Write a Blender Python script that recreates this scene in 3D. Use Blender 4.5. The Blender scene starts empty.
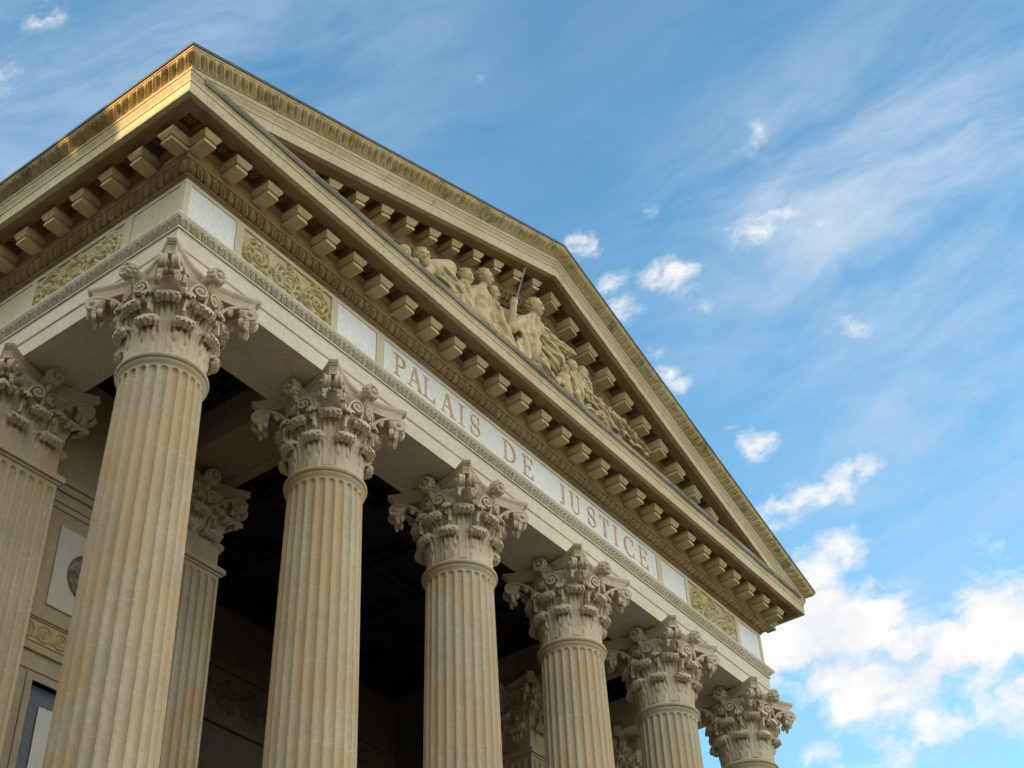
import bpy, math, random
import numpy as np
from math import sin, cos, pi, radians, sqrt, atan2, floor
random.seed(4); rng = np.random.default_rng(4)
C = bpy.context.scene.collection
OFF = 15.3            # height of the underside of the architrave above the ground
L = 17.0              # length of the front between the architrave's corners
S = 3.19              # column spacing
A0 = 0.523            # axis of the first column behind the architrave faces
DEPTH = 15.0          # length of the flank that is built
KR = 0.373            # slope of the pediment

# ------------------------------------------------------------------ mesh helpers
class MB:
    def __init__(s): s.v = []; s.f = []
    def grid(s, P, cu=False, cv=False):
        P = np.asarray(P, dtype=float); n, m = P.shape[:2]; o = len(s.v)
        s.v.extend(map(tuple, P.reshape(-1, 3)))
        nn = n if cu else n-1; mm = m if cv else m-1
        for i in range(nn):
            a = o+i*m; b = o+((i+1) % n)*m
            for j in range(mm):
                k = (j+1) % m
                s.f.append((a+j, b+j, b+k, a+k))
        return s
    def shell(s, F, B):
        F = np.asarray(F, float); B = np.asarray(B, float)
        s.grid(F); s.grid(B[::-1])
        for a, b in ((F[0], B[0]), (B[-1], F[-1]), (B[:, 0], F[:, 0]), (F[:, -1], B[:, -1])):
            s.grid(np.stack([a, b]))
        return s
    def poly(s, pts):
        o = len(s.v); s.v.extend([tuple(map(float, p)) for p in pts]); s.f.append(tuple(range(o, o+len(pts)))); return s
    def box(s, x0, x1, y0, y1, z0, z1, T=None):
        c = [(x, y, z) for z in (z0, z1) for y in (y0, y1) for x in (x0, x1)]
        if T: c = [T(*p) for p in c]
        o = len(s.v); s.v.extend([tuple(map(float, p)) for p in c])
        for q in ((0, 2, 3, 1), (4, 5, 7, 6), (0, 1, 5, 4), (2, 6, 7, 3), (0, 4, 6, 2), (1, 3, 7, 5)):
            s.f.append(tuple(o+i for i in q))
        return s
    def prism(s, pts, d):          # flat polygon pts (3D) extruded by vector d
        p = np.asarray(pts, float); q = p+np.asarray(d, float)
        s.poly(p); s.poly(q[::-1])
        n = len(p)
        for i in range(n): s.poly([p[i], q[i], q[(i+1) % n], p[(i+1) % n]])
        return s
    def lathe(s, prof, n=48, c=(0, 0)):
        th = np.linspace(0, 2*pi, n, endpoint=False)
        P = np.array([[(c[0]+r*cos(t), c[1]+r*sin(t), z) for t in th] for r, z in prof])
        return s.grid(P, cv=True)
    def ball(s, c, r, n=8, sc=(1, 1, 1), fn=None):
        P = []
        for i in range(n+1):
            a = pi*i/n
            row = []
            for j in range(2*n):
                b = pi*j/n
                d = np.array([sin(a)*cos(b), sin(a)*sin(b), cos(a)])
                k = r*(fn(a, b) if fn else 1)
                row.append(np.array(c)+d*k*np.array(sc))
            P.append(row)
        return s.grid(P, cv=True)
    def tube(s, pts, rad, n=8, flat=None):
        pts = np.asarray(pts, float); m = len(pts); P = []
        for i in range(m):
            t = pts[min(i+1, m-1)]-pts[max(i-1, 0)]; t /= np.linalg.norm(t)+1e-9
            a = np.cross(t, (0, 0, 1) if abs(t[2]) < .9 else (1, 0, 0)); a /= np.linalg.norm(a); b = np.cross(t, a)
            r = rad[i] if hasattr(rad, '__len__') else rad
            P.append([pts[i]+r*(cos(q)*a+sin(q)*b) for q in np.linspace(0, 2*pi, n, endpoint=False)])
        s.grid(P, cv=True); s.poly(P[0][::-1]); s.poly(P[-1]); return s
    def mesh(s, name, sharp=38):
        me = bpy.data.meshes.new(name); me.from_pydata(s.v, [], s.f)
        me.polygons.foreach_set('use_smooth', [True]*len(me.polygons))
        me.update()
        try: me.set_sharp_from_angle(angle=radians(sharp))
        except Exception: pass
        return me
    def build(s, name, mat, parent=None, loc=None, sharp=38, label=None):
        me = s.mesh(name, sharp); me.materials.append(mat)
        return link(name, me, parent, loc, label)

def link(name, me, parent=None, loc=None, label=None):
    o = bpy.data.objects.new(name, me); C.objects.link(o)
    if parent is not None: o.parent = parent
    if loc is not None: o.location = loc
    if label: o['label'] = label
    return o
def tag(o, label, cat, group=None):
    o['label'] = label; o['category'] = cat
    if group: o['group'] = group
    return o
def struct(o): o['kind'] = 'structure'; return o

# frames: (along, projection, height) -> architectural coordinates (z = 0 under the architrave)
def T_front(a, p, z): return (a, -p, z)
def T_left(a, p, z): return (-p, a, z)
def T_right(a, p, z): return (L+p, a, z)
def T_rake_l(a, p, z): return (a, -p+.012, z+KR*(a+.8))
def T_rake_r(a, p, z): return (L-a, -p+.012, z+KR*(a+.8))
def T_rakeS_l(a, p, z): return (a, -p, z+KR*(a+.8))
def T_rakeS_r(a, p, z): return (L-a, -p, z+KR*(a+.8))

def sweep(mb, T, prof, n, a0, a1, m0=1, m1=1, disp=None):
    """profile (p,z) swept along a; m0/m1 = mitre factors at the ends; disp(j_frac, a)->(dp,dz)"""
    prof = np.asarray(prof, float); P = []
    for i in range(n+1):
        t = i/n; row = []
        for j, (p, z) in enumerate(prof):
            lo = a0-m0*p; hi = a1+m1*p
            a = lo+t*(hi-lo); dp = dz = 0
            if disp:
                dp, dz = disp(j/(len(prof)-1), a0+t*(a1-a0))
            row.append(T(a, p+dp, z+dz))
        P.append(row)
    mb.grid(P)

# ------------------------------------------------------------------ materials
def nodes(name):
    m = bpy.data.materials.new(name); m.use_nodes = True
    nt = m.node_tree; b = nt.nodes['Principled BSDF']
    return m, nt, b
def N(nt, typ, **kw):
    n = nt.nodes.new(typ)
    for k, v in kw.items():
        if k.startswith('i_'):
            key = k[2:]; key = int(key) if key.isdigit() else key.replace('_', ' ')
            n.inputs[key].default_value = v
        else: setattr(n, k, v)
    return n
def mix(nt, fac, a, b, mode='MIX'):
    n = nt.nodes.new('ShaderNodeMix'); n.data_type = 'RGBA'; n.blend_type = mode
    for s, v in ((0, fac), (6, a), (7, b)):
        if isinstance(v, bpy.types.NodeSocket): nt.links.new(v, n.inputs[s])
        elif s == 0: n.inputs[0].default_value = v
        else: n.inputs[s].default_value = (*v, 1)
    return n.outputs[2]
def math_(nt, op, a, b=None, c=None, clamp=False):
    n = nt.nodes.new('ShaderNodeMath'); n.operation = op; n.use_clamp = clamp
    for i, v in enumerate((a, b, c)):
        if v is None: continue
        if isinstance(v, bpy.types.NodeSocket): nt.links.new(v, n.inputs[i])
        else: n.inputs[i].default_value = v
    return n.outputs[0]
def ramp(nt, src, lo, hi):
    n = nt.nodes.new('ShaderNodeMapRange'); n.interpolation_type = 'SMOOTHSTEP'
    nt.links.new(src, n.inputs[0]); n.inputs[1].default_value = lo; n.inputs[2].default_value = hi
    return n.outputs[0]
def noise(nt, vec, scale, detail=4, rough=.55, sc=None):
    if sc is not None:
        mp = N(nt, 'ShaderNodeVectorMath', operation='MULTIPLY'); nt.links.new(vec, mp.inputs[0]); mp.inputs[1].default_value = sc; vec = mp.outputs[0]
    n = N(nt, 'ShaderNodeTexNoise', i_Scale=scale, i_Detail=detail, i_Roughness=rough); nt.links.new(vec, n.inputs['Vector'])
    return n.outputs[0]

def stone(name, c1, c2, dirt=(.10, .085, .06), damt=.35, dlo=.55, dhi=.75, streak=.3, bump=.25, rough=.85, blocks=None, joint=None, pits=.25, vj=0):
    """weathered limestone: two tones, dirt patches, run-off streaks; optional course colours (blocks=(dx,dz,strength))"""
    m, nt, b = nodes(name)
    pos = N(nt, 'ShaderNodeNewGeometry').outputs['Position']
    n1 = noise(nt, pos, 1.1, 5, .6)
    col = mix(nt, ramp(nt, n1, .35, .65), c1, c2)
    n2 = noise(nt, pos, 14, 6, .65)
    col = mix(nt, ramp(nt, n2, .35, .7), mix(nt, 1, col, (.86, .85, .83), 'MULTIPLY'), col)
    if blocks:
        dx, dz, st, tint = blocks
        sn = N(nt, 'ShaderNodeVectorMath', operation='SNAP'); 
        ad = N(nt, 'ShaderNodeVectorMath', operation='ADD')
        nz = N(nt, 'ShaderNodeTexNoise', i_Scale=2.5, i_Detail=1.0); nt.links.new(pos, nz.inputs['Vector'])
        sc = N(nt, 'ShaderNodeVectorMath', operation='SCALE'); nt.links.new(nz.outputs['Color'], sc.inputs[0]); sc.inputs['Scale'].default_value = .10
        nt.links.new(pos, ad.inputs[0]); nt.links.new(sc.outputs[0], ad.inputs[1])
        nt.links.new(ad.outputs[0], sn.inputs[0]); sn.inputs[1].default_value = (dx, dx, dz)
        wn = N(nt, 'ShaderNodeTexWhiteNoise', noise_dimensions='3D'); nt.links.new(sn.outputs[0], wn.inputs[0])
        col = mix(nt, math_(nt, 'MULTIPLY', ramp(nt, wn.outputs[0], .25, 1), st), col, tint)
        sx = N(nt, 'ShaderNodeSeparateXYZ'); nt.links.new(pos, sx.inputs[0])
        if joint:
            fr = math_(nt, 'FRACT', math_(nt, 'DIVIDE', sx.outputs[2], dz))
            ln = math_(nt, 'LESS_THAN', fr, .012/dz)
            jn = noise(nt, pos, 5, 2)
            col = mix(nt, math_(nt, 'MULTIPLY', ln, math_(nt, 'MULTIPLY', ramp(nt, jn, .40, .65), .42)), col, joint)
    if vj:                                            # joints between the stones of a course
        sx = N(nt, 'ShaderNodeSeparateXYZ'); nt.links.new(pos, sx.inputs[0])
        q = math_(nt, 'DIVIDE', math_(nt, 'ADD', sx.outputs[0], sx.outputs[1]), vj)
        ln = math_(nt, 'LESS_THAN', math_(nt, 'FRACT', q), .010/vj)
        col = mix(nt, math_(nt, 'MULTIPLY', ln, .6), col, dirt)
        fl = N(nt, 'ShaderNodeTexWhiteNoise', noise_dimensions='1D'); nt.links.new(math_(nt, 'FLOOR', q), fl.inputs['W'])
        col = mix(nt, math_(nt, 'MULTIPLY', fl.outputs[0], .22), col, mix(nt, 1, col, (.72, .68, .60), 'MULTIPLY'))
    n3 = noise(nt, pos, 2.2, 6, .7)
    d = math_(nt, 'MULTIPLY', ramp(nt, n3, dlo, dhi), damt)
    col = mix(nt, d, col, dirt)
    if streak:
        n4 = noise(nt, pos, 5, 4, .6, sc=(1, 1, .12))
        col = mix(nt, math_(nt, 'MULTIPLY', ramp(nt, n4, .55, .8), streak), col, dirt)
    nt.links.new(col, b.inputs['Base Color'])
    b.inputs['Roughness'].default_value = rough
    b.inputs['Specular IOR Level'].default_value = .25
    n5 = noise(nt, pos, 30, 6, .7); n6 = noise(nt, pos, 6, 4, .6)
    h = math_(nt, 'ADD', math_(nt, 'MULTIPLY', n5, .4), n6)
    if pits:
        vo = N(nt, 'ShaderNodeTexVoronoi', i_Scale=22.0); nt.links.new(pos, vo.inputs['Vector'])
        h = math_(nt, 'SUBTRACT', h, math_(nt, 'MULTIPLY', math_(nt, 'LESS_THAN', vo.outputs[0], .22), pits))
    bp = N(nt, 'ShaderNodeBump', i_Strength=bump, i_Distance=.02); nt.links.new(h, bp.inputs['Height'])
    nt.links.new(bp.outputs[0], b.inputs['Normal'])
    return m

def plain(name, col, rough=.6, metal=0., var=.25, scale=6., bump=.1):
    m, nt, b = nodes(name)
    pos = N(nt, 'ShaderNodeNewGeometry').outputs['Position']
    n = noise(nt, pos, scale, 5, .6)
    c = mix(nt, ramp(nt, n, .3, .7), tuple(x*(1-var) for x in col), col)
    nt.links.new(c, b.inputs['Base Color']); b.inputs['Roughness'].default_value = rough; b.inputs['Metallic'].default_value = metal
    if bump:
        n5 = noise(nt, pos, scale*6, 4, .6)
        bp = N(nt, 'ShaderNodeBump', i_Strength=bump, i_Distance=.01); nt.links.new(n5, bp.inputs['Height']); nt.links.new(bp.outputs[0], b.inputs['Normal'])
    return m

M = {}
M['shaft'] = stone('fluted_limestone', (.50, .435, .305), (.59, .52, .38), (.31, .245, .14), .3, .5, .8, .16, .25, blocks=(.36, .56, .62, (.55, .385, .20)), joint=(.74, .68, .54), pits=.2)
M['capital'] = stone('carved_limestone', (.58, .485, .35), (.69, .59, .44), (.19, .125, .07), .45, .52, .75, .1, .3, pits=.35)
M['arch'] = stone('pale_limestone', (.71, .64, .51), (.77, .70, .57), (.36, .31, .23), .25, .55, .8, .14, .12, pits=.1, vj=2.13)
M['frieze'] = stone('cream_limestone', (.60, .53, .36), (.66, .60, .45), (.34, .26, .12), .3, .55, .8, .15, .2)
M['relief'] = stone('ochre_relief_stone', (.58, .47, .25), (.66, .56, .34), (.19, .13, .055), .4, .5, .72, .1, .3)
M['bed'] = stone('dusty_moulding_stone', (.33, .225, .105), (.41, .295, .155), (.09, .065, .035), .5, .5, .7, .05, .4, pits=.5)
M['cornice'] = stone('weathered_cornice_stone', (.58, .48, .29), (.66, .57, .38), (.20, .165, .09), .5, .52, .72, .3, .25, vj=1.27)
M['soffit'] = stone('soffit_stone', (.29, .18, .085), (.36, .235, .115), (.09, .06, .035), .45, .5, .72, .0, .2)  # base darker than the cornice stone; underside shade is put into the colour
M['modillion'] = stone('modillion_stone', (.58, .45, .24), (.65, .53, .31), (.26, .17, .08), .35, .55, .75, .15, .2)
M['sima'] = stone('stained_gutter_stone', (.56, .42, .20), (.63, .51, .29), (.075, .058, .034), .66, .47, .66, .5, .3, vj=1.27)
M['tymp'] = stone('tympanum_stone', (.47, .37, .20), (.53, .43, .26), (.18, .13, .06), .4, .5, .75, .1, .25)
M['statue'] = stone('statue_stone', (.58, .45, .25), (.66, .54, .33), (.25, .15, .065), .65, .48, .72, .15, .5, pits=.25)
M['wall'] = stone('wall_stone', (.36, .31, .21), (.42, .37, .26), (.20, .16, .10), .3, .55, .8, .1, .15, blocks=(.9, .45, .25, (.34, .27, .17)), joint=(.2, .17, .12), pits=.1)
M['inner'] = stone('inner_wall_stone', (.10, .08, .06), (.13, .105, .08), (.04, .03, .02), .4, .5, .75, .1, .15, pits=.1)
M['dark'] = plain('shade_black_timber', (.018, .014, .011), .75)  # near-black colour puts the deep portico ceiling's shade into its surface
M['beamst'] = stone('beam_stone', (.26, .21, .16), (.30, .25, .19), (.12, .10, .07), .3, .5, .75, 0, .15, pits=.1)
M['marble'] = stone('white_marble', (.81, .81, .80), (.86, .86, .86), (.48, .47, .43), .35, .56, .80, .22, .04, rough=.42, pits=0, vj=2.08)
M['letter'] = plain('gilt_brown_letter_paint', (.60, .385, .20), .5, var=.3, scale=9)
M['lead'] = stone('grey_lead_sheet', (.20, .175, .13), (.42, .375, .28), (.08, .075, .06), .7, .45, .62, .0, .2, rough=.8, pits=0)
M['roof'] = plain('dark_slate', (.06, .06, .06), .6)
M['bronze'] = plain('green_bronze', (.17, .22, .18), .6, .2, .4, 12)
M['glass'] = plain('dark_window_glass', (.15, .18, .23), .12, var=.1, bump=0)
M['blind'] = plain('white_roller_blind', (.55, .56, .55), .8, var=.05)
M['frame'] = plain('stone_coloured_window_frame', (.34, .29, .20), .6)
M['slab'] = plain('pale_wall_panel', (.50, .49, .46), .6, var=.12, scale=2)
M['roundel'] = plain('dark_grey_roundel_stone', (.24, .22, .19), .7, var=.75, scale=9)
M['ground'] = plain('asphalt', (.058, .052, .045), .9, var=.3, scale=.6)
M['step'] = stone('step_stone', (.42, .38, .30), (.48, .44, .36), streak=.1)

# ------------------------------------------------------------------ setting
gm = MB(); gm.poly([(-600, -600, 0), (600, -600, 0), (600, 600, 0), (-600, 600, 0)])
struct(gm.build('ground', M['ground']))

root = bpy.data.objects.new('courthouse', None); C.objects.link(root); root.location = (L/2, 7, 0)
tag(root, 'cream stone courthouse with fluted columns, leafy capitals and a carved pediment', 'courthouse')
ORG = (-L/2, -7, OFF)       # offset that turns architectural coordinates into the root's
def part(mb, name, mat, parent=None, label=None, sharp=38):
    if parent is None: return mb.build(name, mat, root, ORG, sharp, label)
    return mb.build(name, mat, parent, None, sharp, label)

# podium and steps (below the picture)
ZB = -12.5
pm = MB(); pm.box(-.6, L+.6, -.6, DEPTH, -OFF, ZB-.02)
part(pm, 'podium', M['step'])
for i in range(10):
    st = MB(); st.box(-.4, L+.4, -.62-.34*(10-i), -.602 if i == 9 else -.62-.34*(9-i)-.002, -OFF, -OFF+.27*(i+1))
    part(st, 'stair_step', M['step'])
# ------------------------------------------------------------------ column
def smooth(x): x = min(1, max(0, x)); return x*x*(3-2*x)
def shaft_mesh():
    mb = MB(); nf = 24; k = 12; ztop = -1.71
    zs = [ZB+.55, ZB+.62, ZB+.72] + list(np.linspace(ZB+.9, -2.0, 26)) + [-1.86, -1.80, -1.765, -1.74, -1.72, -1.71, -1.70, -1.68, -1.66, -1.64, -1.62]
    P = []
    for z in zs:
        h = (z-ZB)/(-1.5-ZB)
        R = .63-.085*(h**1.8)
        if z > -1.70: R += .045*smooth((z+1.70)/.08)
        row = []
        for f in range(nf):
            for j in range(k):
                u = j/k                          # 0..1 over flute + fillet
                s = (u-.5)/.38
                d = 0
                w = .055
                if abs(s) < 1:
                    q = s*s
                    zc = ztop-w
                    if z > zc: q += ((z-zc)/w)**2
                    zb = ZB+.62+w
                    if z < zb: q += ((zb-z)/w)**2
                    if q < 1: d = .044*sqrt(1-q)
                t = 2*pi*(f+u)/nf
                row.append(((R-d)*cos(t), (R-d)*sin(t), z))
        P.append(row)
    mb.grid(P, cv=True)
    return mb

def bell_r(z):                     # radius of the capital's core
    h = (z+1.42)/1.2
    return .50+.03*h+.13*smooth((h-.45)/.55)
def sqmap(x, y, sq):
    if not sq: return x, y
    m = max(abs(x), abs(y)); r = sqrt(x*x+y*y)+1e-9
    k = 1+(r/m*.99-1)*sq
    return x*k, y*k

def leaf(mb, th, r0, z0, h, w, curl, out=.03, sq=0, nl=5, tipw=.62, rib=.016, droop=200):
    nu, nv = 25, 30
    F = np.zeros((nv, nu, 3)); B = np.zeros_like(F)
    us = np.linspace(-1, 1, nu)
    for i in range(nv):
        v = i/(nv-1)
        for j, u in enumerate(us):
            lobe = abs(cos(pi*nl/2*u))                     # lobed outline
            if v < .62:
                q = v/.62; z = z0+h*q; r = bell_r(min(z, -.25))+out+.03*q*q
                tx, tz = .06, 1
                W = w*(.92+.16*sin(pi*q))
                W *= 1+.10*abs(sin(pi*q*2.6))*(abs(u) > .8)
            else:
                q = (v-.62)/.38
                ph = radians(droop)*q*(1-.20*u*u)*(.86+.14*lobe)
                r = bell_r(min(z0+h, -.25))+out+.03+curl*(1-cos(ph)); z = z0+h+curl*1.05*sin(ph)
                tx, tz = sin(ph), cos(ph)
                W = w*(.92-(.92-tipw)*smooth(q))
            edge = u*u
            r -= .05*edge*(1 if v < .7 else .4)
            dn = 1.9*rib*(abs(cos(pi*nl/2*u))-.4)*(.35+.65*min(1, v/.5))
            if abs(u) < .12: dn -= .012
            for (uu, vv) in ((.38, .30), (-.38, .30), (.62, .52), (-.62, .52), (.25, .58), (-.25, .58)):
                dn -= .055*math.exp(-(((u-uu)/.09)**2+((v-vv)/.05)**2))
            nr, nz = tz, -tx
            l = sqrt(nr*nr+nz*nz); nr /= l; nz /= l
            t = th+u*W/r0
            for arr, off in ((F, dn), (B, -.035)):
                rr = r+nr*off; zz = z+nz*off
                x, y = sqmap(rr*cos(t), rr*sin(t), sq)
                arr[i, j] = (x, y, zz)
    mb.shell(F, B)
    # the rolled lobes of the tip
    ph = radians(droop)*.72; zt = z0+h+curl*1.05*sin(ph); rt = bell_r(min(z0+h, -.25))+out+.02+curl*(1-cos(ph))*.93
    if w > .15:
        for k, u in enumerate((-.78, -.42, 0, .42, .78)):
            t = th+u*w*tipw*1.12/r0; rr = rt-.035*u*u; q = (.050, .060, .068, .060, .050)[k]*w/.2
            x, y = sqmap(rr*cos(t), rr*sin(t), sq); e = np.array([cos(t), sin(t), 0])
            mb.ball((x, y, zt-.012-.02*u*u), q, 6, (1, 1, 1.15)); mb.ball(np.array([x, y, zt-.05-.02*u*u])-e*.035, q*.72, 5)

def ribbon(mb, pts, nrm, width, thick):
    """pts 3D polyline lying in a plane with normal nrm; channelled strap section"""
    pts = np.asarray(pts, float); nrm = np.asarray(nrm, float); m = len(pts); P = []
    for i in range(m):
        t = pts[min(i+1, m-1)]-pts[max(i-1, 0)]; t /= np.linalg.norm(t)+1e-9
        b = np.cross(nrm, t)
        w = width[i] if hasattr(width, '__len__') else width
        k = thick[i] if hasattr(thick, '__len__') else thick
        sec = [(-.5, -.5), (-.5, .5), (-.3, .62), (-.15, .3), (.15, .3), (.3, .62), (.5, .5), (.5, -.5)]
        P.append([pts[i]+nrm*(w*a)+b*(k*c) for a, c in sec])
    mb.grid(P, cv=True); mb.poly(P[0]); mb.poly(P[-1][::-1])

def spiral_path(p0, c, e, R, turns, sgn_up=True):
    """start point p0 (s,z), spiral centre c (s,z) in the plane (e, z)"""
    pts = []
    top = np.array([c[0]-.0, c[1]+R])
    p0 = np.array(p0)
    c1 = p0+np.array([.02, (top[1]-p0[1])*.75]); c2 = top-np.array([(top[0]-p0[0])*.55, 0])
    for t in np.linspace(0, 1, 14, endpoint=False):
        pts.append((1-t)**3*p0+3*(1-t)**2*t*c1+3*(1-t)*t*t*c2+t**3*top)
    nn = int(22*turns)
    for i in range(nn+1):
        a = pi/2-2*pi*turns*i/nn; r = R*(1-.80*(i/nn)**.8)
        pts.append(np.array([c[0]+r*cos(a), c[1]+r*sin(a)]))
    return pts

def capital_meshes(sq=0):
    core = MB()
    core.lathe([(.50, -1.56)]+[(bell_r(max(z, -1.42)), z) for z in np.linspace(-1.54, -.30, 15)]+[(bell_r(-.26)+.035, -.27), (bell_r(-.26)+.04, -.235), (.60, -.205), (.3, -.2)], 64)
    if sq: core.v = [(*sqmap(x, y, sq), z) for x, y, z in core.v]
    for i in range(8):
        leaf(core, pi/8+i*pi/4, .53, -1.50, .47, .185, .062, .045, sq)
    for i in range(8):
        leaf(core, i*pi/4, .53, -1.46, .80 if i % 2 else .74, .185, .075, .03, sq)
    for i in range(8):                              # sheaths from which the scrolls spring
        leaf(core, pi/8+i*pi/4, .56, -1.02, .40, .12, .065, .03, sq, 3, .5, .01)
    for q in range(4):                              # inner scrolls under each flower
        f = q*pi/2
        ex = np.array([cos(f), sin(f), 0]); ey = np.array([-sin(f), cos(f), 0])
        for sg in (1, -1):
            a0 = .30; rr = .66
            P0 = ex*.60+ey*sg*a0; P1 = ex*rr+ey*sg*.115
            e = P1-P0; ln = np.linalg.norm(e); e /= ln
            path = spiral_path((0, -.86), (ln, -.40), e, .105, 1.6)
            pts = [P0+e*s+np.array([0, 0, z]) for s, z in path]
            pts = [np.array([*sqmap(p[0], p[1], sq*.3), p[2]]) for p in pts]
            k = len(pts); ribbon(core, pts, np.cross(e, (0, 0, 1)), [.085]*k, [.034]*k)
            core.ball(P1+np.array([0, 0, -.40])+ex*.03, .036, 6)
        core.tube([ex*.60+np.array([0, 0, -.78]), ex*.66+np.array([0, 0, -.5]), ex*.70+np.array([0, 0, -.2])], [.02, .028, .035], 8)
        # small foliage between the scrolls
        for sg in (1, -1):
            for h, a in ((-.58, .20), (-.66, .27), (-.50, .24)):
                core.ball(ex*.62+ey*sg*a+np.array([0, 0, h]), .045, 5, (1, 1, 1.3), lambda A, B: 1+.25*cos(5*B))
    vol = MB()                                      # one corner: two scrolls meeting under the abacus horn
    for sg in (1, -1):
        d = np.array([1, 1, 0])/sqrt(2); n = np.array([-1, 1, 0])/sqrt(2)
        P1 = d*1.05+n*sg*.10
        th = pi/4+sg*radians(22); P0 = np.array([cos(th), sin(th), 0])*.58
        P0 = np.array([*sqmap(P0[0], P0[1], sq), 0])
        e = P1-P0; ln = np.linalg.norm(e); e /= ln
        path = spiral_path((0, -.88), (ln, -.355), e, .108, 1.75)
        pts = [P0+e*s+np.array([0, 0, z]) for s, z in path]; k = len(pts)
        w = [.06+.04*min(1, i/14) for i in range(k)]
        nr = np.cross(e, (0, 0, 1))*sg
        ribbon(vol, pts, np.cross(e, (0, 0, 1)), w, [.045]*k)
        cc = P1+np.array([0, 0, -.355])
        for s2 in (1, -1): vol.ball(cc+nr*.05*s2, .042, 6)
        ck = d*.985+n*sg*.082+np.array([0, 0, -.345])
        vol.ball(ck, .088, 9, (1, 1, 1.35), lambda A, B: 1+.05*cos(7*B))
        for q in (-1, 0, 1):
            vol.ball(ck+n*.040*q+d*.035+np.array([0, 0, -.125+.012*abs(q)]), .034, 6)
        # hanging leaf tips
        for i, (dx, dz, r) in enumerate(((-.03, -.15, .042), (-.11, -.135, .045), (-.04, -.21, .034))):
            vol.ball(cc+e*dx+np.array([0, 0, dz]), r, 6, (1, 1, 1.35), lambda A, B: 1+.18*cos(4*B))
        # leaf lining under the stem of the scroll
        for t in (6, 9, 12):
            if t < k: vol.ball(pts[t]-np.array([0, 0, .05]), .05, 5, (1, 1, 1.2), lambda A, B: 1+.22*cos(4*B))
    ab = MB()
    out = []
    for q in range(4):
        f = q*pi/2
        for y in np.linspace(-.79, .79, 17):
            x = .635+.245*(abs(y)/.79)**1.8
            out.append((x*cos(f)-y*sin(f), x*sin(f)+y*cos(f)))
    out = np.array(out)
    lv = [(.0, -.001), (1.0, -.001), (1.005, -.02), (.985, -.055), (.965, -.066), (.965, -.078), (.945, -.085), (.925, -.13), (.91, -.175), (.91, -.205), (.0, -.205)]
    ab.grid([[(x*s, y*s, z) for x, y in out] for s, z in lv], cv=True)
    ro = MB()                                       # flower on the face +x
    cx = np.array([.86, 0, -.115])
    for i in range(11):
        a = i*2*pi/11+.3
        ro.ball(cx+np.array([.0, .098*cos(a), .098*sin(a)]), .040, 6, (1.3, 1, 1))
        ro.ball(cx+np.array([-.06, .108*cos(a+.28), .108*sin(a+.28)]), .036, 5, (1.3, 1, 1))
    ro.ball(cx+np.array([.02, 0, 0]), .046, 7, (1, 1, 1))
    ro.ball(cx+np.array([-.05, 0, 0]), .10, 8, (.7, 1, 1))
    ro.tube([cx+np.array([-.05, 0, 0]), cx+np.array([-.30, 0, -.02])], [.095, .11], 12)
    ro.tube([cx+np.array([-.08, 0, -.08]), cx+np.array([-.16, 0, -.22])], [.05, .035], 8)
    return core, vol, ab, ro

sh = shaft_mesh(); shaft_me = sh.mesh('column', 30); shaft_me.materials.append(M['shaft'])
as_ = MB(); as_.lathe([(.535, -1.645), (.585, -1.632), (.588, -1.612), (.572, -1.607)]+[(.572+.045*sin(a), -1.562-.045*cos(a)) for a in np.linspace(0, pi, 9)]+[(.56, -1.515), (.50, -1.50)], 72)
astr_me = as_.mesh('astragal', 50); astr_me.materials.append(M['shaft'])
bs = MB(); bs.box(-.82, .82, -.82, .82, ZB-.0, ZB+.2)
bs.lathe([(.80, ZB+.2)]+[(.76+.09*sin(a), ZB+.29-.09*cos(a)) for a in np.linspace(0, pi, 8)]+[(.70, ZB+.39), (.68, ZB+.42)]+[(.67+.06*sin(a), ZB+.49-.06*cos(a)) for a in np.linspace(0, pi, 8)]+[(.64, ZB+.56)], 48)
base_me = bs.mesh('column_base'); base_me.materials.append(M['shaft'])
core, vol, ab, ro = capital_meshes(0)
cap_me, vol_me, ab_me, ro_me = core.mesh('capital', 50), vol.mesh('volute', 50), ab.mesh('abacus', 30), ro.mesh('rosette', 60)
core, vol2, _, _ = capital_meshes(1)
pcap_me, pvol_me = core.mesh('capital', 50), vol2.mesh('volute', 50)
for me in (cap_me, vol_me, ab_me, ro_me, pcap_me, pvol_me): me.materials.append(M['capital'])

def dress_capital(par, cm, vm, rots=(0, 1, 2, 3)):
    link('capital', cm, par); link('abacus', ab_me, par)
    for q in rots:
        v = link('volute', vm, par); v.rotation_euler = (0, 0, q*pi/2)
    for q in (0, 1, 2, 3):
        if len(rots) == 4 or q in (2, 3) or q == 0:
            r = link('rosette', ro_me, par); r.rotation_euler = (0, 0, q*pi/2)

for i in range(6):
    c = link('column', shaft_me, root, (ORG[0]+A0+S*i, ORG[1]+A0, OFF))
    dress_capital(c, cap_me, vol_me)
    link('astragal', astr_me, c); link('column_base', base_me, c)

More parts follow.
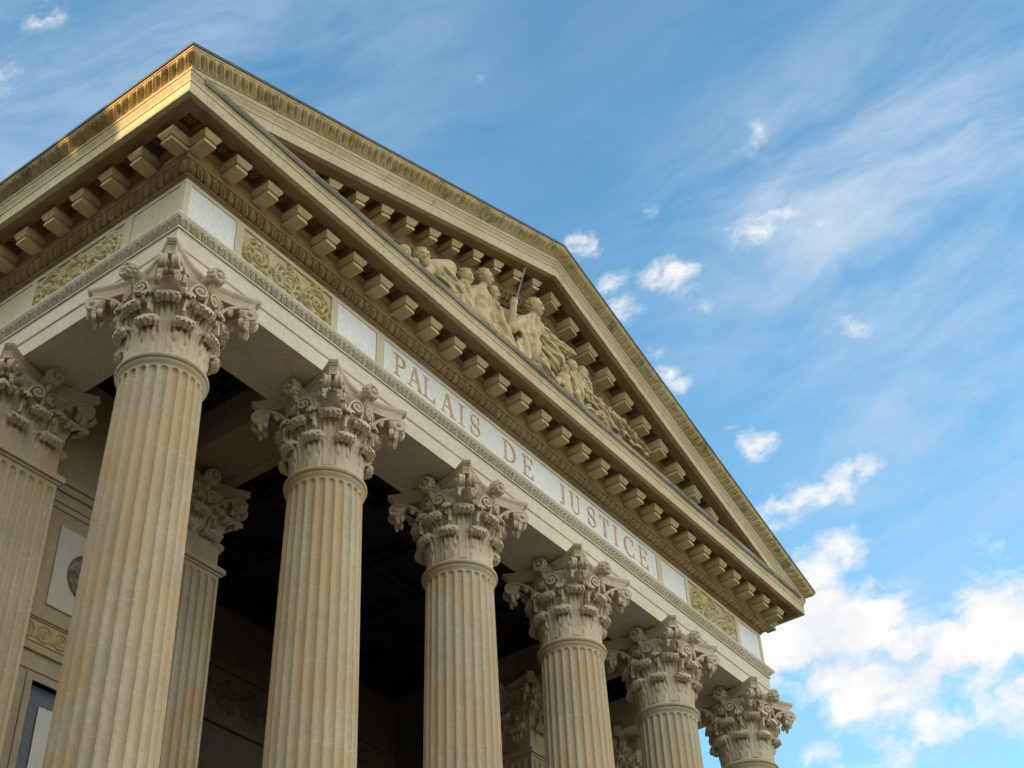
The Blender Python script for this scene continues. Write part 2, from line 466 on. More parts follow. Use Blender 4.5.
# ------------------------------------------------------------------ pilasters on the wall behind
def pilaster_mesh():
    mb = MB(); hw = .575; nf = 7; fw = 2*hw/(nf+.3)
    zs = [ZB, ZB+.6, ZB+.7] + list(np.linspace(ZB+1, -2, 12)) + [-1.80, -1.765, -1.74, -1.72, -1.705, -1.695, -1.66, -1.53]
    def face(fn, w):
        n = int(round(2*w/fw-.3)); f2 = 2*w/(n+.3)
        P = []
        for z in zs:
            row = [fn(-w, 0, z)]
            for f in range(n):
                for j in range(11):
                    s = -1+2*j/10; q = s*s
                    zc = -1.70-.06
                    if z > zc: q += ((z-zc)/.06)**2
                    if z < ZB+.66: q = 2
                    d = .05*sqrt(1-q) if q < 1 else 0
                    a = -w+f2*(.3+f)+(j/10)*f2*.7
                    row.append(fn(a, d, z))
            row.append(fn(w, 0, z)); P.append(row)
        mb.grid(P)
    face(lambda a, d, z: (a, -hw+d, z), hw)
    face(lambda a, d, z: (-hw+d, -a-.0, z), hw); face(lambda a, d, z: (hw-d, a, z), hw)
    # neck moulding
    for (g, z0, z1) in ((.03, -1.635, -1.60), (.075, -1.597, -1.515), (.045, -1.512, -1.48)):
        mb.box(-hw-g, hw+g, -hw-g, hw, z0, z1)
    mb.box(-hw+.03, hw-.03, -hw+.03, hw-.0, -1.52, -.2)
    return mb
pil_me = pilaster_mesh().mesh('pilaster', 30); pil_me.materials.append(M['shaft'])
PY0 = 3.3
for i in (0, 1, 4, 5):
    c = link('pilaster', pil_me, root, (ORG[0]+A0+S*i, ORG[1]+PY0+.575, OFF))
    dress_capital(c, pcap_me, pvol_me, (2, 3))
# ------------------------------------------------------------------ entablature
def leafrow(period, amp, z_lo=.05, z_hi=.95, drill=.9):
    def d(jf, a):
        u = (a/period) % 1-.5
        w = .46*(1-abs(2*jf-1)**2.2*.75)
        k = max(0, 1-(abs(u)/max(w, .02))**2)
        k = sqrt(k)-.55*math.exp(-(u/.07)**2)*(jf < .8)
        e = smooth((jf-z_lo)/.1)*smooth((z_hi-jf)/.1) if 0 < jf < 1 else 0
        u2 = abs((a/period) % 1-.5)                      # drilled hollows between the leaves
        k -= drill*math.exp(-((.5-u2)/.10)**2)+.5*drill*math.exp(-((u2-.22)/.06)**2-((jf-.45)/.22)**2)
        return amp*k*e, -amp*.4*k*e
    return d
def beads(period, amp):
    def d(jf, a):
        u = (a/period) % 1*2-1
        k = sqrt(max(0, 1-u*u))
        return (amp*k*sin(pi*jf), 0)
    return d

FR = [(T_front, 0, L, 1, 1, 'front'), (T_left, 0, DEPTH, 1, 0, 'left'), (T_right, 0, DEPTH, 1, 0, 'right')]
W_IN = -1.1
# architrave, one continuous ring over the three open sides
arch = MB(); crown = MB()
prof = [(W_IN, .80), (W_IN, .36), (W_IN-.02, .355), (W_IN-.0, .0), (-.92, .0), (-.90, .035), (-.20, .035), (-.18, .0), (0, 0), (0, .285), (.012, .290), (.022, .30), (.022, .595), (.0, .60), (0, .80)]
for T, a0, a1, m0, m1, nm in FR:
    sweep(arch, T, prof, 2, a0, a1, m0, m1)
    n = int((a1-a0)/.0125) if nm != 'right' else 40
    sweep(crown, T, [(.024, .597), (.05, .60), (.05, .625), (.03, .628)], 2, a0, a1, m0, m1)
    sweep(crown, T, [(.030+.075*t**1.4, .628+.095*t) for t in np.linspace(0, 1, 7)], n, a0, a1, m0, m1, leafrow(.105, .03) if n > 40 else None)
    sweep(crown, T, [(.105, .723), (.118, .726), (.118, .742), (.128, .75), (.138, .772), (.138, .7927), (.0, .806)], 2, a0, a1, m0, m1)
ar = part(arch, 'architrave', M['arch'])
part(crown, 'crown_moulding', M['arch'], ar)

# frieze: stiles and rails of cream stone, panels of marble and carving between them
fz = MB()
for T, a0, a1, m0, m1, nm in FR: sweep(fz, T, [(-.03, .79), (-.03, 1.70)], 2, a0, a1, m0, m1)
stiles = [(0, .105), (1.02, 1.165), (3.09, 3.235), (4.16, 4.345), (12.655, 12.84), (13.765, 13.91), (15.835, 15.98), (16.895, 17.0)]
for a, b in stiles: fz.box(a, b, -.03, .0, .80, 1.585, T_front)
fz.box(.0, L, -.03, .0, 1.587, 1.675, T_front)
lst = [(0.03, .12), (1.10, 1.28), (3.24, 3.36), (4.44, 4.56), (6.6, 6.72), (7.7, 7.82), (9.9, 10.02), (11, 11.12), (13.2, 13.32), (14.3, 14.42)]
for T in (T_left, T_right):
    for a, b in lst: fz.box(a, b, -.03, .0, .80, 1.585, T)
    fz.box(.032, DEPTH, -.03, .0, 1.587, 1.675, T)
fz_o = part(fz, 'frieze', M['frieze'])
for a, b in ((.105, 1.02), (3.235, 4.16), (12.84, 13.765), (15.98, 16.895)):
    p = MB(); p.box(a+.004, b-.004, -.028, -.012, .80, 1.583, T_front); part(p, 'frieze_panel', M['marble'], fz_o, 'plain white marble panel')
ip = MB(); ip.box(4.349, 12.651, -.028, -.012, .80, 1.583, T_front); part(ip, 'inscription_panel', M['marble'], fz_o, 'long white marble panel lettered PALAIS DE JUSTICE')
for T in (T_left, T_right):
    for a, b in ((.12, 1.10), (3.36, 4.44), (6.72, 7.7), (10.02, 11), (13.32, 14.3)):
        p = MB(); p.box(a+.004, b-.004, -.028, -.014, .80, 1.583, T); part(p, 'frieze_panel', M['frieze'], fz_o)

def rinceau(T, a0, a1, z0, z1, seed):
    """carved scrolls of foliage as a height field"""
    r = np.random.default_rng(seed)
    w = a1-a0; h = z1-z0; nx = int(w/.014); nz = int(h/.014)
    X, Z = np.meshgrid(np.linspace(0, w, nx), np.linspace(0, h, nz), indexing='ij')
    H = np.zeros_like(X); ns = max(2, int(round(w/(h*.75)))); px = w/ns
    mid = h/2+.13*h*np.sin(pi*X/px)
    H = np.maximum(H, .06*np.clip(1-((Z-mid)/.035)**2, 0, 1))
    for i in range(ns):
        cx = px*(i+.5); cz = h/2+(-1)**i*h*.02; R = min(px, h)*.47
        d = np.hypot(X-cx, Z-cz); t = np.arctan2(Z-cz, X-cx)*(-1)**i
        sp = np.abs(((d/(.092)-t/(2*pi)) % 1)-.5)
        H = np.maximum(H, np.where(d < R, .07*np.clip(1-(sp/.30)**2, 0, 1)**.5*(1-.3*d/R), 0))
        H = np.maximum(H, .09*np.clip(1-(d/(.075+.018*np.cos(6*t)))**2, 0, 1)**.5)
        for k in range(9):
            a = 2*pi*k/9+r.uniform(-.2, .2)+i; rr = R*r.uniform(.8, 1.08)
            lx = cx+rr*cos(a)*px/h*.9; lz = cz+rr*sin(a)
            dx = (X-lx)*cos(a)+(Z-lz)*sin(a); dz = -(X-lx)*sin(a)+(Z-lz)*cos(a)
            q = (dx/.10)**2+(dz/(.045+.012*np.cos(dx*90)))**2
            H = np.maximum(H, .085*np.clip(1-q, 0, 1)**.5)
    edge = np.minimum(np.minimum(X, w-X), np.minimum(Z, h-Z)); H *= np.clip(edge/.02, 0, 1)
    H += r.normal(0, .0015, H.shape)*(edge > .01)
    return [[T(a0+X[i, j], -.028+H[i, j], z0+Z[i, j]) for j in range(nz)] for i in range(nx)]
for k, (a, b) in enumerate(((1.165, 3.09), (13.91, 15.835))):
    p = MB(); p.grid(rinceau(T_front, a, b, .80, 1.586, k+3)); part(p, 'relief_panel', M['relief'], fz_o, 'ochre panel carved with scrolling foliage')
for T in (T_left,):
    for k, (a, b) in enumerate(((1.28, 3.24), (4.56, 6.6), (7.82, 9.9))):
        p = MB(); p.grid(rinceau(T, a, b, .80, 1.586, k+8)); part(p, 'relief_panel', M['relief'], fz_o, 'ochre panel carved with scrolling foliage')

# the inscription, letter by letter
def arc(cx, cz, rx, rz, a0, a1, n=20): return [(cx+rx*cos(radians(a)), cz+rz*sin(radians(a))) for a in np.linspace(a0, a1, n)]
TH, TN, SF = .122, .055, .035
def glyph(ch):
    """list of polygons in a unit-high box and the width"""
    def bar(x0, x1, z0, z1): return [(x0, z0), (x1, z0), (x1, z1), (x0, z1)]
    def serif(x, z, up, w=.12, t=TH): return [(x-w, z), (x+t+w, z), (x+t+w, z+up*SF), (x+t+.02, z+up*SF*2.2), (x-.02, z+up*SF*2.2), (x-w, z+up*SF)]
    def stem(x, t=TH): return [bar(x, x+t, 0, 1), serif(x, 0, 1, t=t), serif(x, 1, -1, t=t)]
    def band(o, i): return [[o[k], o[k+1], i[k+1], i[k]] for k in range(len(o)-1)]
    if ch == 'P': return stem(.1)+band(arc(.30, .735, .36, .265, 90, -90), arc(.30, .735, .20, .215, 90, -90))+[bar(.22, .31, .95, 1), bar(.22, .31, .47, .52)], .70
    if ch == 'A': return [[(.38, 1), (.46, 1), (.20, 0), (.13, 0)], [(.36, 1), (.52, 1), (.86, 0), (.68, 0)], bar(.25, .66, .33, .38), bar(.03, .32, 0, SF), bar(.58, .97, 0, SF)], .98
    if ch == 'L': return stem(.1)+[bar(.2, .68, 0, .05), [(.62, 0), (.70, 0), (.70, .26), (.66, .26), (.58, .05)]], .74
    if ch == 'I': return stem(.1), .36
    if ch == 'S':
        pts = arc(.34, .73, .24, .245, 25, 270, 22)[:-1]+arc(.34, .27, .25, .245, 90, -155, 22)
        wd = [.03+.10*math.exp(-((k-len(pts)/2)/8)**2)+.0*k for k in range(len(pts))]
        o, i = [], []
        for k in range(len(pts)):
            p = np.array(pts[max(k-1, 0)]); q = np.array(pts[min(k+1, len(pts)-1)]); t = q-p; t /= np.linalg.norm(t); n = np.array([-t[1], t[0]])
            o.append(np.array(pts[k])+n*wd[k]*.62); i.append(np.array(pts[k])-n*wd[k]*.62)
        return band(o, i)+[[(.54, .98), (.58, .98), (.58, .68), (.55, .68), (.52, .80)], [(.10, .02), (.06, .02), (.06, .34), (.09, .34), (.12, .20)]], .66
    if ch == 'D': return stem(.1)+band(arc(.26, .5, .60, .50, 90, -90), arc(.26, .5, .42, .45, 90, -90))+[bar(.2, .27, .95, 1), bar(.2, .27, 0, .05)], .92
    if ch == 'E': return stem(.1)+[bar(.2, .66, .95, 1), bar(.2, .68, 0, .05), bar(.2, .52, .49, .54), [(.62, 1), (.68, 1), (.68, .76), (.65, .76), (.56, .95)], [(.62, 0), (.71, 0), (.71, .26), (.67, .26), (.58, .05)], [(.48, .40), (.53, .40), (.53, .63), (.48, .63)]], .75
    if ch == 'J': return [bar(.2, .36, .12, 1), serif(.2, 1, -1)]+band(arc(.12, .14, .24, .18, 0, -130, 12), arc(.12, .14, .09, .13, 0, -130, 12)), .46
    if ch == 'U': return [bar(.1, .26, .32, 1), bar(.62, .675, .32, 1), serif(.1, 1, -1), serif(.62, 1, -1, t=.055)]+band(arc(.3875, .33, .2875, .34, 180, 360), arc(.37, .33, .25, .27, 180, 360)), .80
    if ch == 'T': return [bar(.31, .47, 0, .97), serif(.31, 0, 1), bar(.05, .73, .95, 1.0), [(.05, 1), (.09, 1), (.15, .95), (.08, .74), (.05, .74)], [(.73, 1), (.69, 1), (.63, .95), (.70, .74), (.73, .74)]], .78
    if ch == 'C': return band(arc(.50, .5, .44, .51, 45, 315, 30), arc(.54, .5, .33, .455, 45, 315, 30))+[[(.78, .98), (.82, .98), (.82, .68), (.79, .68), (.75, .86)], [(.78, .02), (.82, .02), (.82, .30), (.79, .30), (.75, .14)]], .88
LT = [('P', 4.76), ('A', 5.15), ('L', 5.51), ('A', 6.01), ('I', 6.385), ('S', 6.75), ('D', 7.76), ('E', 8.30), ('J', 9.38), ('U', 9.79), ('S', 10.33), ('T', 10.78), ('I', 11.17), ('C', 11.62), ('E', 12.16)]
for ch, xc in LT:
    polys, w = glyph(ch); H = .445; m = MB(); z0 = 1.045
    for k, pl in enumerate(polys):
        d = .004+.0006*(k % 9)+.00007*k
        m.prism([(xc+(x-w/2)*H, .012-.002, z0+z*H) for x, z in pl], (0, -d-.0, 0))
    part(m, 'letter', M['letter'], fz_o, 'gilt brown letter %s' % ch, 20)

# bed moulding under the cornice
WP = .19                                             # wall between the modillions
def bed(mb, T, a0, a1, m0, m1, fine, z=0):
    n = max(2, int((a1-a0)/.016)) if fine else 60
    sweep(mb, T, [(-.005, 1.665+z), (.02, 1.668+z), (.02, 1.685+z)], 2, a0, a1, m0, m1)
    sweep(mb, T, [(.02, 1.685+z), (.035, 1.69+z), (.04, 1.705+z), (.032, 1.72+z)], n, a0, a1, m0, m1, beads(.07, .026) if fine else None)
    sweep(mb, T, [(.032+.13*t**.8, 1.72+.13*t**1.25+z) for t in np.linspace(0, 1, 9)], n, a0, a1, m0, m1, leafrow(.15, .05) if fine else None)
    sweep(mb, T, [(.162, 1.85+z), (WP-.008, 1.855+z), (WP-.008, 1.885+z), (WP, 1.89+z)], 2, a0, a1, m0, m1)
b1 = MB()
bed(b1, T_front, 0, L, 1, 1, True); bed(b1, T_left, 0, DEPTH, 1, 0, True); bed(b1, T_right, 0, DEPTH, 1, 0, False)
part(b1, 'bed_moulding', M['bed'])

# cornice: wall band, coffered soffit, corona
ZS = 2.22
MS, MW, M0 = .635, .22, -.071                        # modillion step, width, first centre
flower = lambda mb, T, a, p, z: [mb.ball(T(a+.075*cos(q*pi/3), p+.075*sin(q*pi/3), z), .042, 4) for q in range(6)] + [mb.ball(T(a, p, z-.03), .04, 5)]
def soffit(mb, T, cells, z=ZS, blossoms=True):
    """strips between/over the modillions; every gap holds a sunk coffer with a flower"""
    P0, P1 = WP, .705
    q = MB()
    for a, b, cof in cells:
        if not cof:
            q.poly([T(a, P0, z), T(b, P0, z), T(b, P1, z), T(a, P1, z)]); continue
        c0, c1, d0, d1, up = a+.035, b-.035, .20, .50, .12
        for r in ((a, b, P0, d0), (a, b, d1, P1), (a, c0, d0, d1), (c1, b, d0, d1)):
            q.poly([T(r[0], r[2], z), T(r[1], r[2], z), T(r[1], r[3], z), T(r[0], r[3], z)])
        e = .02
        q.poly([T(c0+e, d0+e, z+up), T(c1-e, d0+e, z+up), T(c1-e, d1-e, z+up), T(c0+e, d1-e, z+up)])
        o = [(c0, d0), (c1, d0), (c1, d1), (c0, d1)]; i = [(c0+e, d0+e), (c1-e, d0+e), (c1-e, d1-e), (c0+e, d1-e)]
        for k in range(4):
            m = (k+1) % 4
            q.poly([T(*o[k], z), T(*o[m], z), T(*i[m], z+up), T(*i[k], z+up)])
        if blossoms: flower(q, T, (a+b)/2, (d0+d1)/2, z+up-.02)
    o = len(mb.v); mb.v += q.v; mb.f += [tuple(o+i for i in f) for f in q.f]
def wallband(mb, T, a0, a1, m0, m1, z=0):
    sweep(mb, T, [(WP, 1.89+z), (WP, 2.09+z), (WP+.02, 2.10+z), (WP+.02, 2.13+z), (WP+.045, 2.165+z), (WP+.045, 2.19+z), (WP, 2.19+z), (WP, 2.225+z)], 2, a0, a1, m0, m1)
def corona(mb, T, a0, a1, m0, m1, z=0, end=None):
    pr = [(.70, ZS), (.72, ZS+.012), (.74, ZS), (.80, ZS), (.80, 2.43), (.812, 2.434), (.812, 2.45)]
    pr += [(.812+.04*(t-.5*sin(2*pi*t)/pi), 2.45+.14*t) for t in np.linspace(0, 1, 8)]+[(.865, 2.592), (.865, 2.635)]
    pr = [(p, zz+z) for p, zz in pr]
    if end: pr += end
    sweep(mb, T, pr, 24, a0, a1, m0, m1)
cen = [M0+MS*k for k in range(28)]
def cells_for(cs):
    r = []
    for k, c in enumerate(cs):
        r.append((c-MW/2-.001, c+MW/2+.001, False))
        if k+1 < len(cs): r.append((c+MW/2+.001, cs[k+1]-MW/2-.001, True))
    return r
co = MB(); sf = MB()
cl = [M0+MS*k for k in range(24) if M0+MS*k < DEPTH]
wallband(sf, T_front, 0, L, 1, 1); wallband(sf, T_left, 0, DEPTH, 1, 0); wallband(sf, T_right, 0, DEPTH, 1, 0)
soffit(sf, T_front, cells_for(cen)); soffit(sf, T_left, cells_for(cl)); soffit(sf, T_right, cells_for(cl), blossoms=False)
# corner squares of the soffit with their own coffer
for TT in (lambda a, p, z: (-a, -p, z), lambda a, p, z: (L+a, -p, z)):
    z = ZS; a0, a1 = .182, .705; c0, c1, up = .27, .52, .12
    for r in ((a0, a1, .182, c0), (a0, a1, c1, .705), (a0, c0, c0, c1), (c1, a1, c0, c1)):
        sf.poly([TT(r[0], r[2], z), TT(r[1], r[2], z), TT(r[1], r[3], z), TT(r[0], r[3], z)])
    sf.poly([TT(c0, c0, z+up), TT(c1, c0, z+up), TT(c1, c1, z+up), TT(c0, c1, z+up)])
    for p, q in (((c0, c0), (c1, c0)), ((c1, c0), (c1, c1)), ((c1, c1), (c0, c1)), ((c0, c1), (c0, c0))):
        sf.poly([TT(*p, z), TT(*q, z), TT(*q, z+up), TT(*p, z+up)])
    flower(sf, TT, .395, .395, z+up-.02)
corona(co, T_front, 0, L, 1, 1)
corona(co, T_left, 0, DEPTH, 1, 0); corona(co, T_right, 0, DEPTH, 1, 0)
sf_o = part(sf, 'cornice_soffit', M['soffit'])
co_o = part(co, 'corona', M['cornice'])
ld = MB()
# lead weathering on top of the front cornice, behind the corona's lip
P = []
for i in range(61):
    a = -.6+(L+1.2)*i/60
    P.append([T_front(a, p, z+rng.normal(0, .004)) for p, z in ((.856, 2.535), (.872, 2.560), (.874, 2.600), (.874, 2.640), (.85, 2.652), (.4, 2.69), (.0, 2.72))])
ld.grid(P)
part(ld, 'lead_flashing', M['lead'], None, 'grey lead sheet along the top of the front cornice')

def modillion_mesh(k=0.):
    """block bracket, centre line along x=0, projecting to -y; k = slope (for the raking ones)"""
    mb = MB(); hw = MW/2
    def ring(w, f, z): return [(x, y, z+k*x) for x, y in ((-w, -WP+.02), (-w, -f), (w, -f), (w, -WP+.02))]
    lv = [ring(hw, .51, 1.94), ring(hw, .51, 1.992), ring(hw-.028, .484, 1.998), ring(hw-.028, .484, 2.034), ring(hw+.004, .515, 2.038), ring(hw+.026, .538, 2.078), ring(hw+.045, .556, 2.11), ring(hw+.045, .556, 2.152), ring(hw, .51, 2.15), ring(hw, .51, ZS+.004)]
    # slightly scooped underside
    mb.poly([lv[0][0], lv[0][3], lv[0][2], lv[0][1]])
    mb.grid(lv, cv=True)
    return mb
mod_me = modillion_mesh().mesh('modillion', 30); mod_me.materials.append(M['modillion'])
jit = lambda s: random.uniform(-s, s)
for c in cen: link('modillion', mod_me, root, (ORG[0]+c+jit(.006), ORG[1]+jit(.006), OFF+jit(.004))).rotation_euler = (0, 0, jit(.012))
for c in cl[:16]:
    o = link('modillion', mod_me, root, (ORG[0], ORG[1]+c, OFF)); o.rotation_euler = (0, 0, -pi/2)
for c in cl[:4]:
    o = link('modillion', mod_me, root, (ORG[0]+L, ORG[1]+c, OFF)); o.rotation_euler = (0, 0, pi/2)

# flank gutter (sima) and the raking one, mitred at the corners
def zfl(p):                                          # profile of the flank gutter: projection -> height handled as points
    return p
SIMA = [(.865, 2.635), (.868, 2.650)]+[(.868+.150*smooth(t)**.9, 2.650+.105*t) for t in np.linspace(0, 1, 11)][1:]+[(1.022, 2.760), (1.0355, 2.768), (1.0355, 2.806)]
def sima_disp(jf, a):
    if jf < .08 or jf > .80: return 0, 0
    t = (jf-.08)/.72; per = .155
    u = (a/per) % 1-.5
    w = .47*(1-.55*t**2.5)
    k = sqrt(max(0, 1-(u/w)**2))-.6*math.exp(-(u/.06)**2)
    u2 = ((a/per+.5) % 1)-.5
    k2 = .6*sqrt(max(0, 1-(u2/.2)**2))*smooth((t-.45)/.3)
    k = max(k, k2)
    e = sin(pi*min(1, max(0, t)))**.5
    return .034*(k-.7*math.exp(-((.5-abs(u))/.07)**2)*(t > .3))*e, .0
sm = MB(); n = int(DEPTH/.018)
sweep(sm, T_left, SIMA, n, 0, DEPTH, 1, 0, sima_disp)
part(sm, 'gutter_moulding', M['sima'])
sm = MB(); sweep(sm, T_right, SIMA, 60, 0, DEPTH, 1, 0); part(sm, 'gutter_moulding', M['sima'])
RS = [(p, z-KR*(.8-p)) for p, z in SIMA]             # raking profile with the same mitre line
xm = L/2
def rake(T, TS):
    rc = MB()
    pr = [(.30, ZS+.02), (.70, ZS), (.72, ZS+.012), (.74, ZS), (.80, ZS), (.80, 2.43), (.812, 2.434), (.812, 2.45)]
    pr += [(.812+.04*(t-.5*sin(2*pi*t)/pi), 2.45+.125*t) for t in np.linspace(0, 1, 8)]+[(.865, 2.578), (.865, 2.664)]
    pr = pr[1:]
    P = []
    for i in range(31):
        t = i/30
        P.append([T(-p+t*(xm+p), p, z) for p, z in pr])
    rc.grid(P)
    rs = MB(); n = int((xm+1)/.0175); P = []
    for i in range(n+1):
        t = i/n; row = []
        for j, (p, z) in enumerate(RS):
            dp, dz = sima_disp(j/(len(RS)-1), t*(xm+1))
            row.append(TS(-p+t*(xm+p), p+dp, z+dz))
        P.append(row)
    rs.grid(P)
    so = MB()
    rcen = [c for c in cen if c < xm]
    cs = cells_for(rcen); last = rcen[-1]
    cs.append((last+MW/2+.001, xm, False))
    cs = [(max(a, .0), b, f) for a, b, f in cs if b > .1 and a >= -.3]
    soffit(so, T, cs)
    so.poly([T(-.7, WP, ZS), T(.0, WP, ZS), T(.0, .705, ZS), T(-.7, .705, ZS)])
    P = []
    for a in (.9, xm):
        P.append([T(a, p, z) for p, z in [(WP, 1.89), (WP, 2.09), (WP+.02, 2.10), (WP+.02, 2.13), (WP+.045, 2.165), (WP+.045, 2.19), (WP, 2.19), (WP, 2.225)]])
    so.grid(P)
    bd = MB()
    bed(bd, T, 1.1, xm, 0, 0, True)
    return rc, rs, so, bd, rcen
rake_me = modillion_mesh(KR).mesh('modillion', 30); rake_me.materials.append(M['modillion'])
rake_me_r = modillion_mesh(-KR).mesh('modillion', 30); rake_me_r.materials.append(M['modillion'])
for T, TS, me, flip in ((T_rake_l, T_rakeS_l, rake_me, False), (T_rake_r, T_rakeS_r, rake_me_r, True)):
    rc, rs, so, bd, rcen = rake(T, TS)
    r_o = part(rc, 'raking_cornice', M['cornice'])
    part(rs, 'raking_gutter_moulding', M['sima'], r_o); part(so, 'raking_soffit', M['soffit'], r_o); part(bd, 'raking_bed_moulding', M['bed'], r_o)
    for c in rcen[2:]:
        x, y, z = T(c, 0, 0)
        link('modillion', me, root, (ORG[0]+x, ORG[1]+y, OFF+z))
# roof: slabs with a dark edge standing a little proud of the gutter
for TS in (T_rakeS_l, T_rakeS_r):
    rf = MB(); e = 1.05; zt = RS[-1][1]
    a0, a1 = -1.055, xm
    q = [TS(a, p, z) for a in (a0, a1) for p in (e, -DEPTH) for z in (zt+.002, zt+.055)]
    for f in ((0, 1, 3, 2), (4, 6, 7, 5), (0, 4, 5, 1), (2, 3, 7, 6), (0, 2, 6, 4), (1, 5, 7, 3)): rf.poly([q[i] for i in f])
    part(rf, 'roof', M['roof'])
# tympanum
ty = MB(); ty.poly([(0, .06, 2.6), (L, .06, 2.6), (L, .06, 2.75), (xm, .06, 2.22+KR*(xm+.8)-.3), (0, .06, 2.75)])
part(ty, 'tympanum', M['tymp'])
bk = MB(); bk.box(.05, L-.05, .55, DEPTH, 1.72, 2.5); bk.poly([(0, DEPTH, 2.6), (L, DEPTH, 2.6), (xm, DEPTH, 6)])
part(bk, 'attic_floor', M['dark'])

# ------------------------------------------------------------------ portico: beams, ceiling, walls
for i in (1, 4):
    bm = MB(); x = A0+S*i
    P = [[(x+a, y, z) for a, z in ((-.55, .74), (-.55, .36), (-.57, .355), (-.55, 0), (-.37, 0), (-.35, .035), (.35, .035), (.37, 0), (.55, 0), (.57, .355), (.55, .36), (.55, .74))] for y in (1.095, 3.6)]
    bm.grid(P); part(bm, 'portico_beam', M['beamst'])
ce = MB()
def ceil(x0, x1, y0, y1, nx, ny, z=.72):
    for i in range(nx):
        for j in range(ny):
            a, b = x0+(x1-x0)*i/nx, x0+(x1-x0)*(i+1)/nx; c, d = y0+(y1-y0)*j/ny, y0+(y1-y0)*(j+1)/ny
            lv = []
            for g, h in ((0, 0), (.12, 0), (.12, .12), (.22, .14), (.22, .30)):
                lv.append([(a+g, c+g, z+h), (b-g, c+g, z+h), (b-g, d-g, z+h), (a+g, d-g, z+h)])
            ce.grid(lv, cv=True); ce.poly(lv[-1])
for q in ((1.1, A0+S-.55, 1.1, 3.6, 2, 2), (L-A0-S+.55, L-1.1, 1.1, 3.6, 2, 2), (A0+S+.55, L-A0-S-.55, 1.1, 6.85, 6, 4)):
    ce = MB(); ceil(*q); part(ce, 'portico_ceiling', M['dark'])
YW = 3.6
# walls of the two closed bays, with a real window opening
xc = A0+S/2
def bay(wl, x0, x1, xc):
    wx0, wx1, wz0, wz1 = xc-.64, xc+.64, -9.2, -4.45
    for r in ((x0, wx0, ZB, .74), (wx1, x1, ZB, .74), (wx0, wx1, wz1, .74), (wx0, wx1, ZB, wz0)):
        wl.box(r[0], r[1], YW, YW+.5, r[2], r[3])
walls = []
for x0, x1, xx, f in ((A0-.5, A0+S+.55, xc, (.023, .6)), (L-A0-S-.55, L-A0+.5, L-xc, (L-.6, L-.023))):
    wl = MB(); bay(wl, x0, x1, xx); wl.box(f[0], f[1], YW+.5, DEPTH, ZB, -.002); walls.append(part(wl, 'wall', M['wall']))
for xcc, wall_o in zip((xc, L-xc), walls):
    w = MB(); w.box(xcc-1.03, xcc+1.03, 3.595, YW-.0015, -4.35, -1.2)
    for (g, y, za, zb) in ((.66, 3.555, -1.45, -1.33), (.0, 0, 0, 0)):
        if g: w.box(xcc-1.03, xcc+1.03, y, YW-.002, za, zb)
    w.box(xcc-1.03, xcc+1.03, 3.52, YW-.002, -1.325, -1.24); w.box(xcc-1.03, xcc+1.03, 3.57, YW-.002, -1.75, -1.66); w.box(xcc-1.03, xcc+1.03, 3.55, YW-.002, -1.655, -1.60)
    w.box(xcc-1.03, xcc+1.03, 3.57, YW-.002, -3.55, -3.47); w.box(xcc-1.03, xcc+1.03, 3.55, YW-.002, -4.06, -3.95); w.box(xcc-1.03, xcc+1.03, 3.575, YW-.002, -4.32, -4.28)
    part(w, 'wall_moulding', M['wall'], wall_o)
    w = MB(); w.box(xcc-.63, xcc+.63, 3.565, YW-.002, -3.30, -2.0)
    pn = part(w, 'wall_panel', M['slab'], None, 'pale grey wall panel with a dark round medallion')
    w = MB(); P = []
    for i in range(19):
        r = .40*i/18; row = []
        for j in range(48):
            t = 2*pi*j/48
            h = .03 if i in (16, 17) else (.02+.10*max(0, sin(5*t+17*r)*cos(3*t-11*r)+.3*sin(23*r))*sin(pi*min(1, r/.34)) if i < 16 else 0)
            row.append((xcc+r*cos(t), 3.563-h, -2.65+r*sin(t)))
        P.append(row)
    w.grid(P, cv=True); part(w, 'medallion', M['roundel'], pn)
    # guilloche band
    w = MB(); nx, nz = 170, 40; x0, x1, z0, z1 = xcc-.98, xcc+.98, -3.93, -3.58; P = []
    for i in range(nx):
        row = []
        for j in range(nz):
            x = x0+(x1-x0)*i/(nx-1); z = z0+(z1-z0)*j/(nz-1); u = (x-x0) % .28-.14; v = z-(z0+z1)/2
            d = sqrt(u*u+v*v); h = .03*max(0, 1-((d-.115)/.022)**2)+.025*max(0, 1-((d-.055)/.02)**2)+.03*max(0, 1-(d/.025)**2)
            u2 = (x-x0+.14) % .28-.14
            h = max(h, .02*max(0, 1-(u2/.03)**2)*(abs(v) < .1))
            if abs(v) > .16 or abs(x-xcc) > .96: h = .03
            row.append((x, 3.588-h, z))
        P.append(row)
    w.grid(P); part(w, 'guilloche_band', M['tymp'])
    g = MB(); g.box(xcc-.64, xcc+.64, YW+.10, YW+.12, -9.2, -4.45)
    wn = part(g, 'window', M['glass'], None, 'tall window with a half drawn white blind')
    f = MB()
    for r in ((-.70, -.60, -9.3, -4.36), (.60, .70, -9.3, -4.36), (-.599, .599, -4.45, -4.36)): f.box(xcc+r[0], xcc+r[1], 3.575, YW+.09, r[2], r[3])
    part(f, 'window_frame', M['frame'], wn)
    b = MB(); P = [[(xcc-.36+.72*i/30, YW+.07+.006*sin(i*1.3), z) for z in (-4.72, -9.1)] for i in range(31)]
    Q = [[(x, y+.01, z) for x, y, z in r] for r in P]; b.shell(P, Q); part(b, 'blind', M['blind'], wn)
iw = MB()                                            # the deep porch behind the middle bays
xa, xb = A0+S+.57, L-A0-S-.57
iw.box(xa-.6, xb+.6, 6.82, 7.2, ZB, .85); iw.box(xa-.5, xa, YW+.502, 6.818, ZB, .85); iw.box(xb, xb+.5, YW+.502, 6.818, ZB, .85)
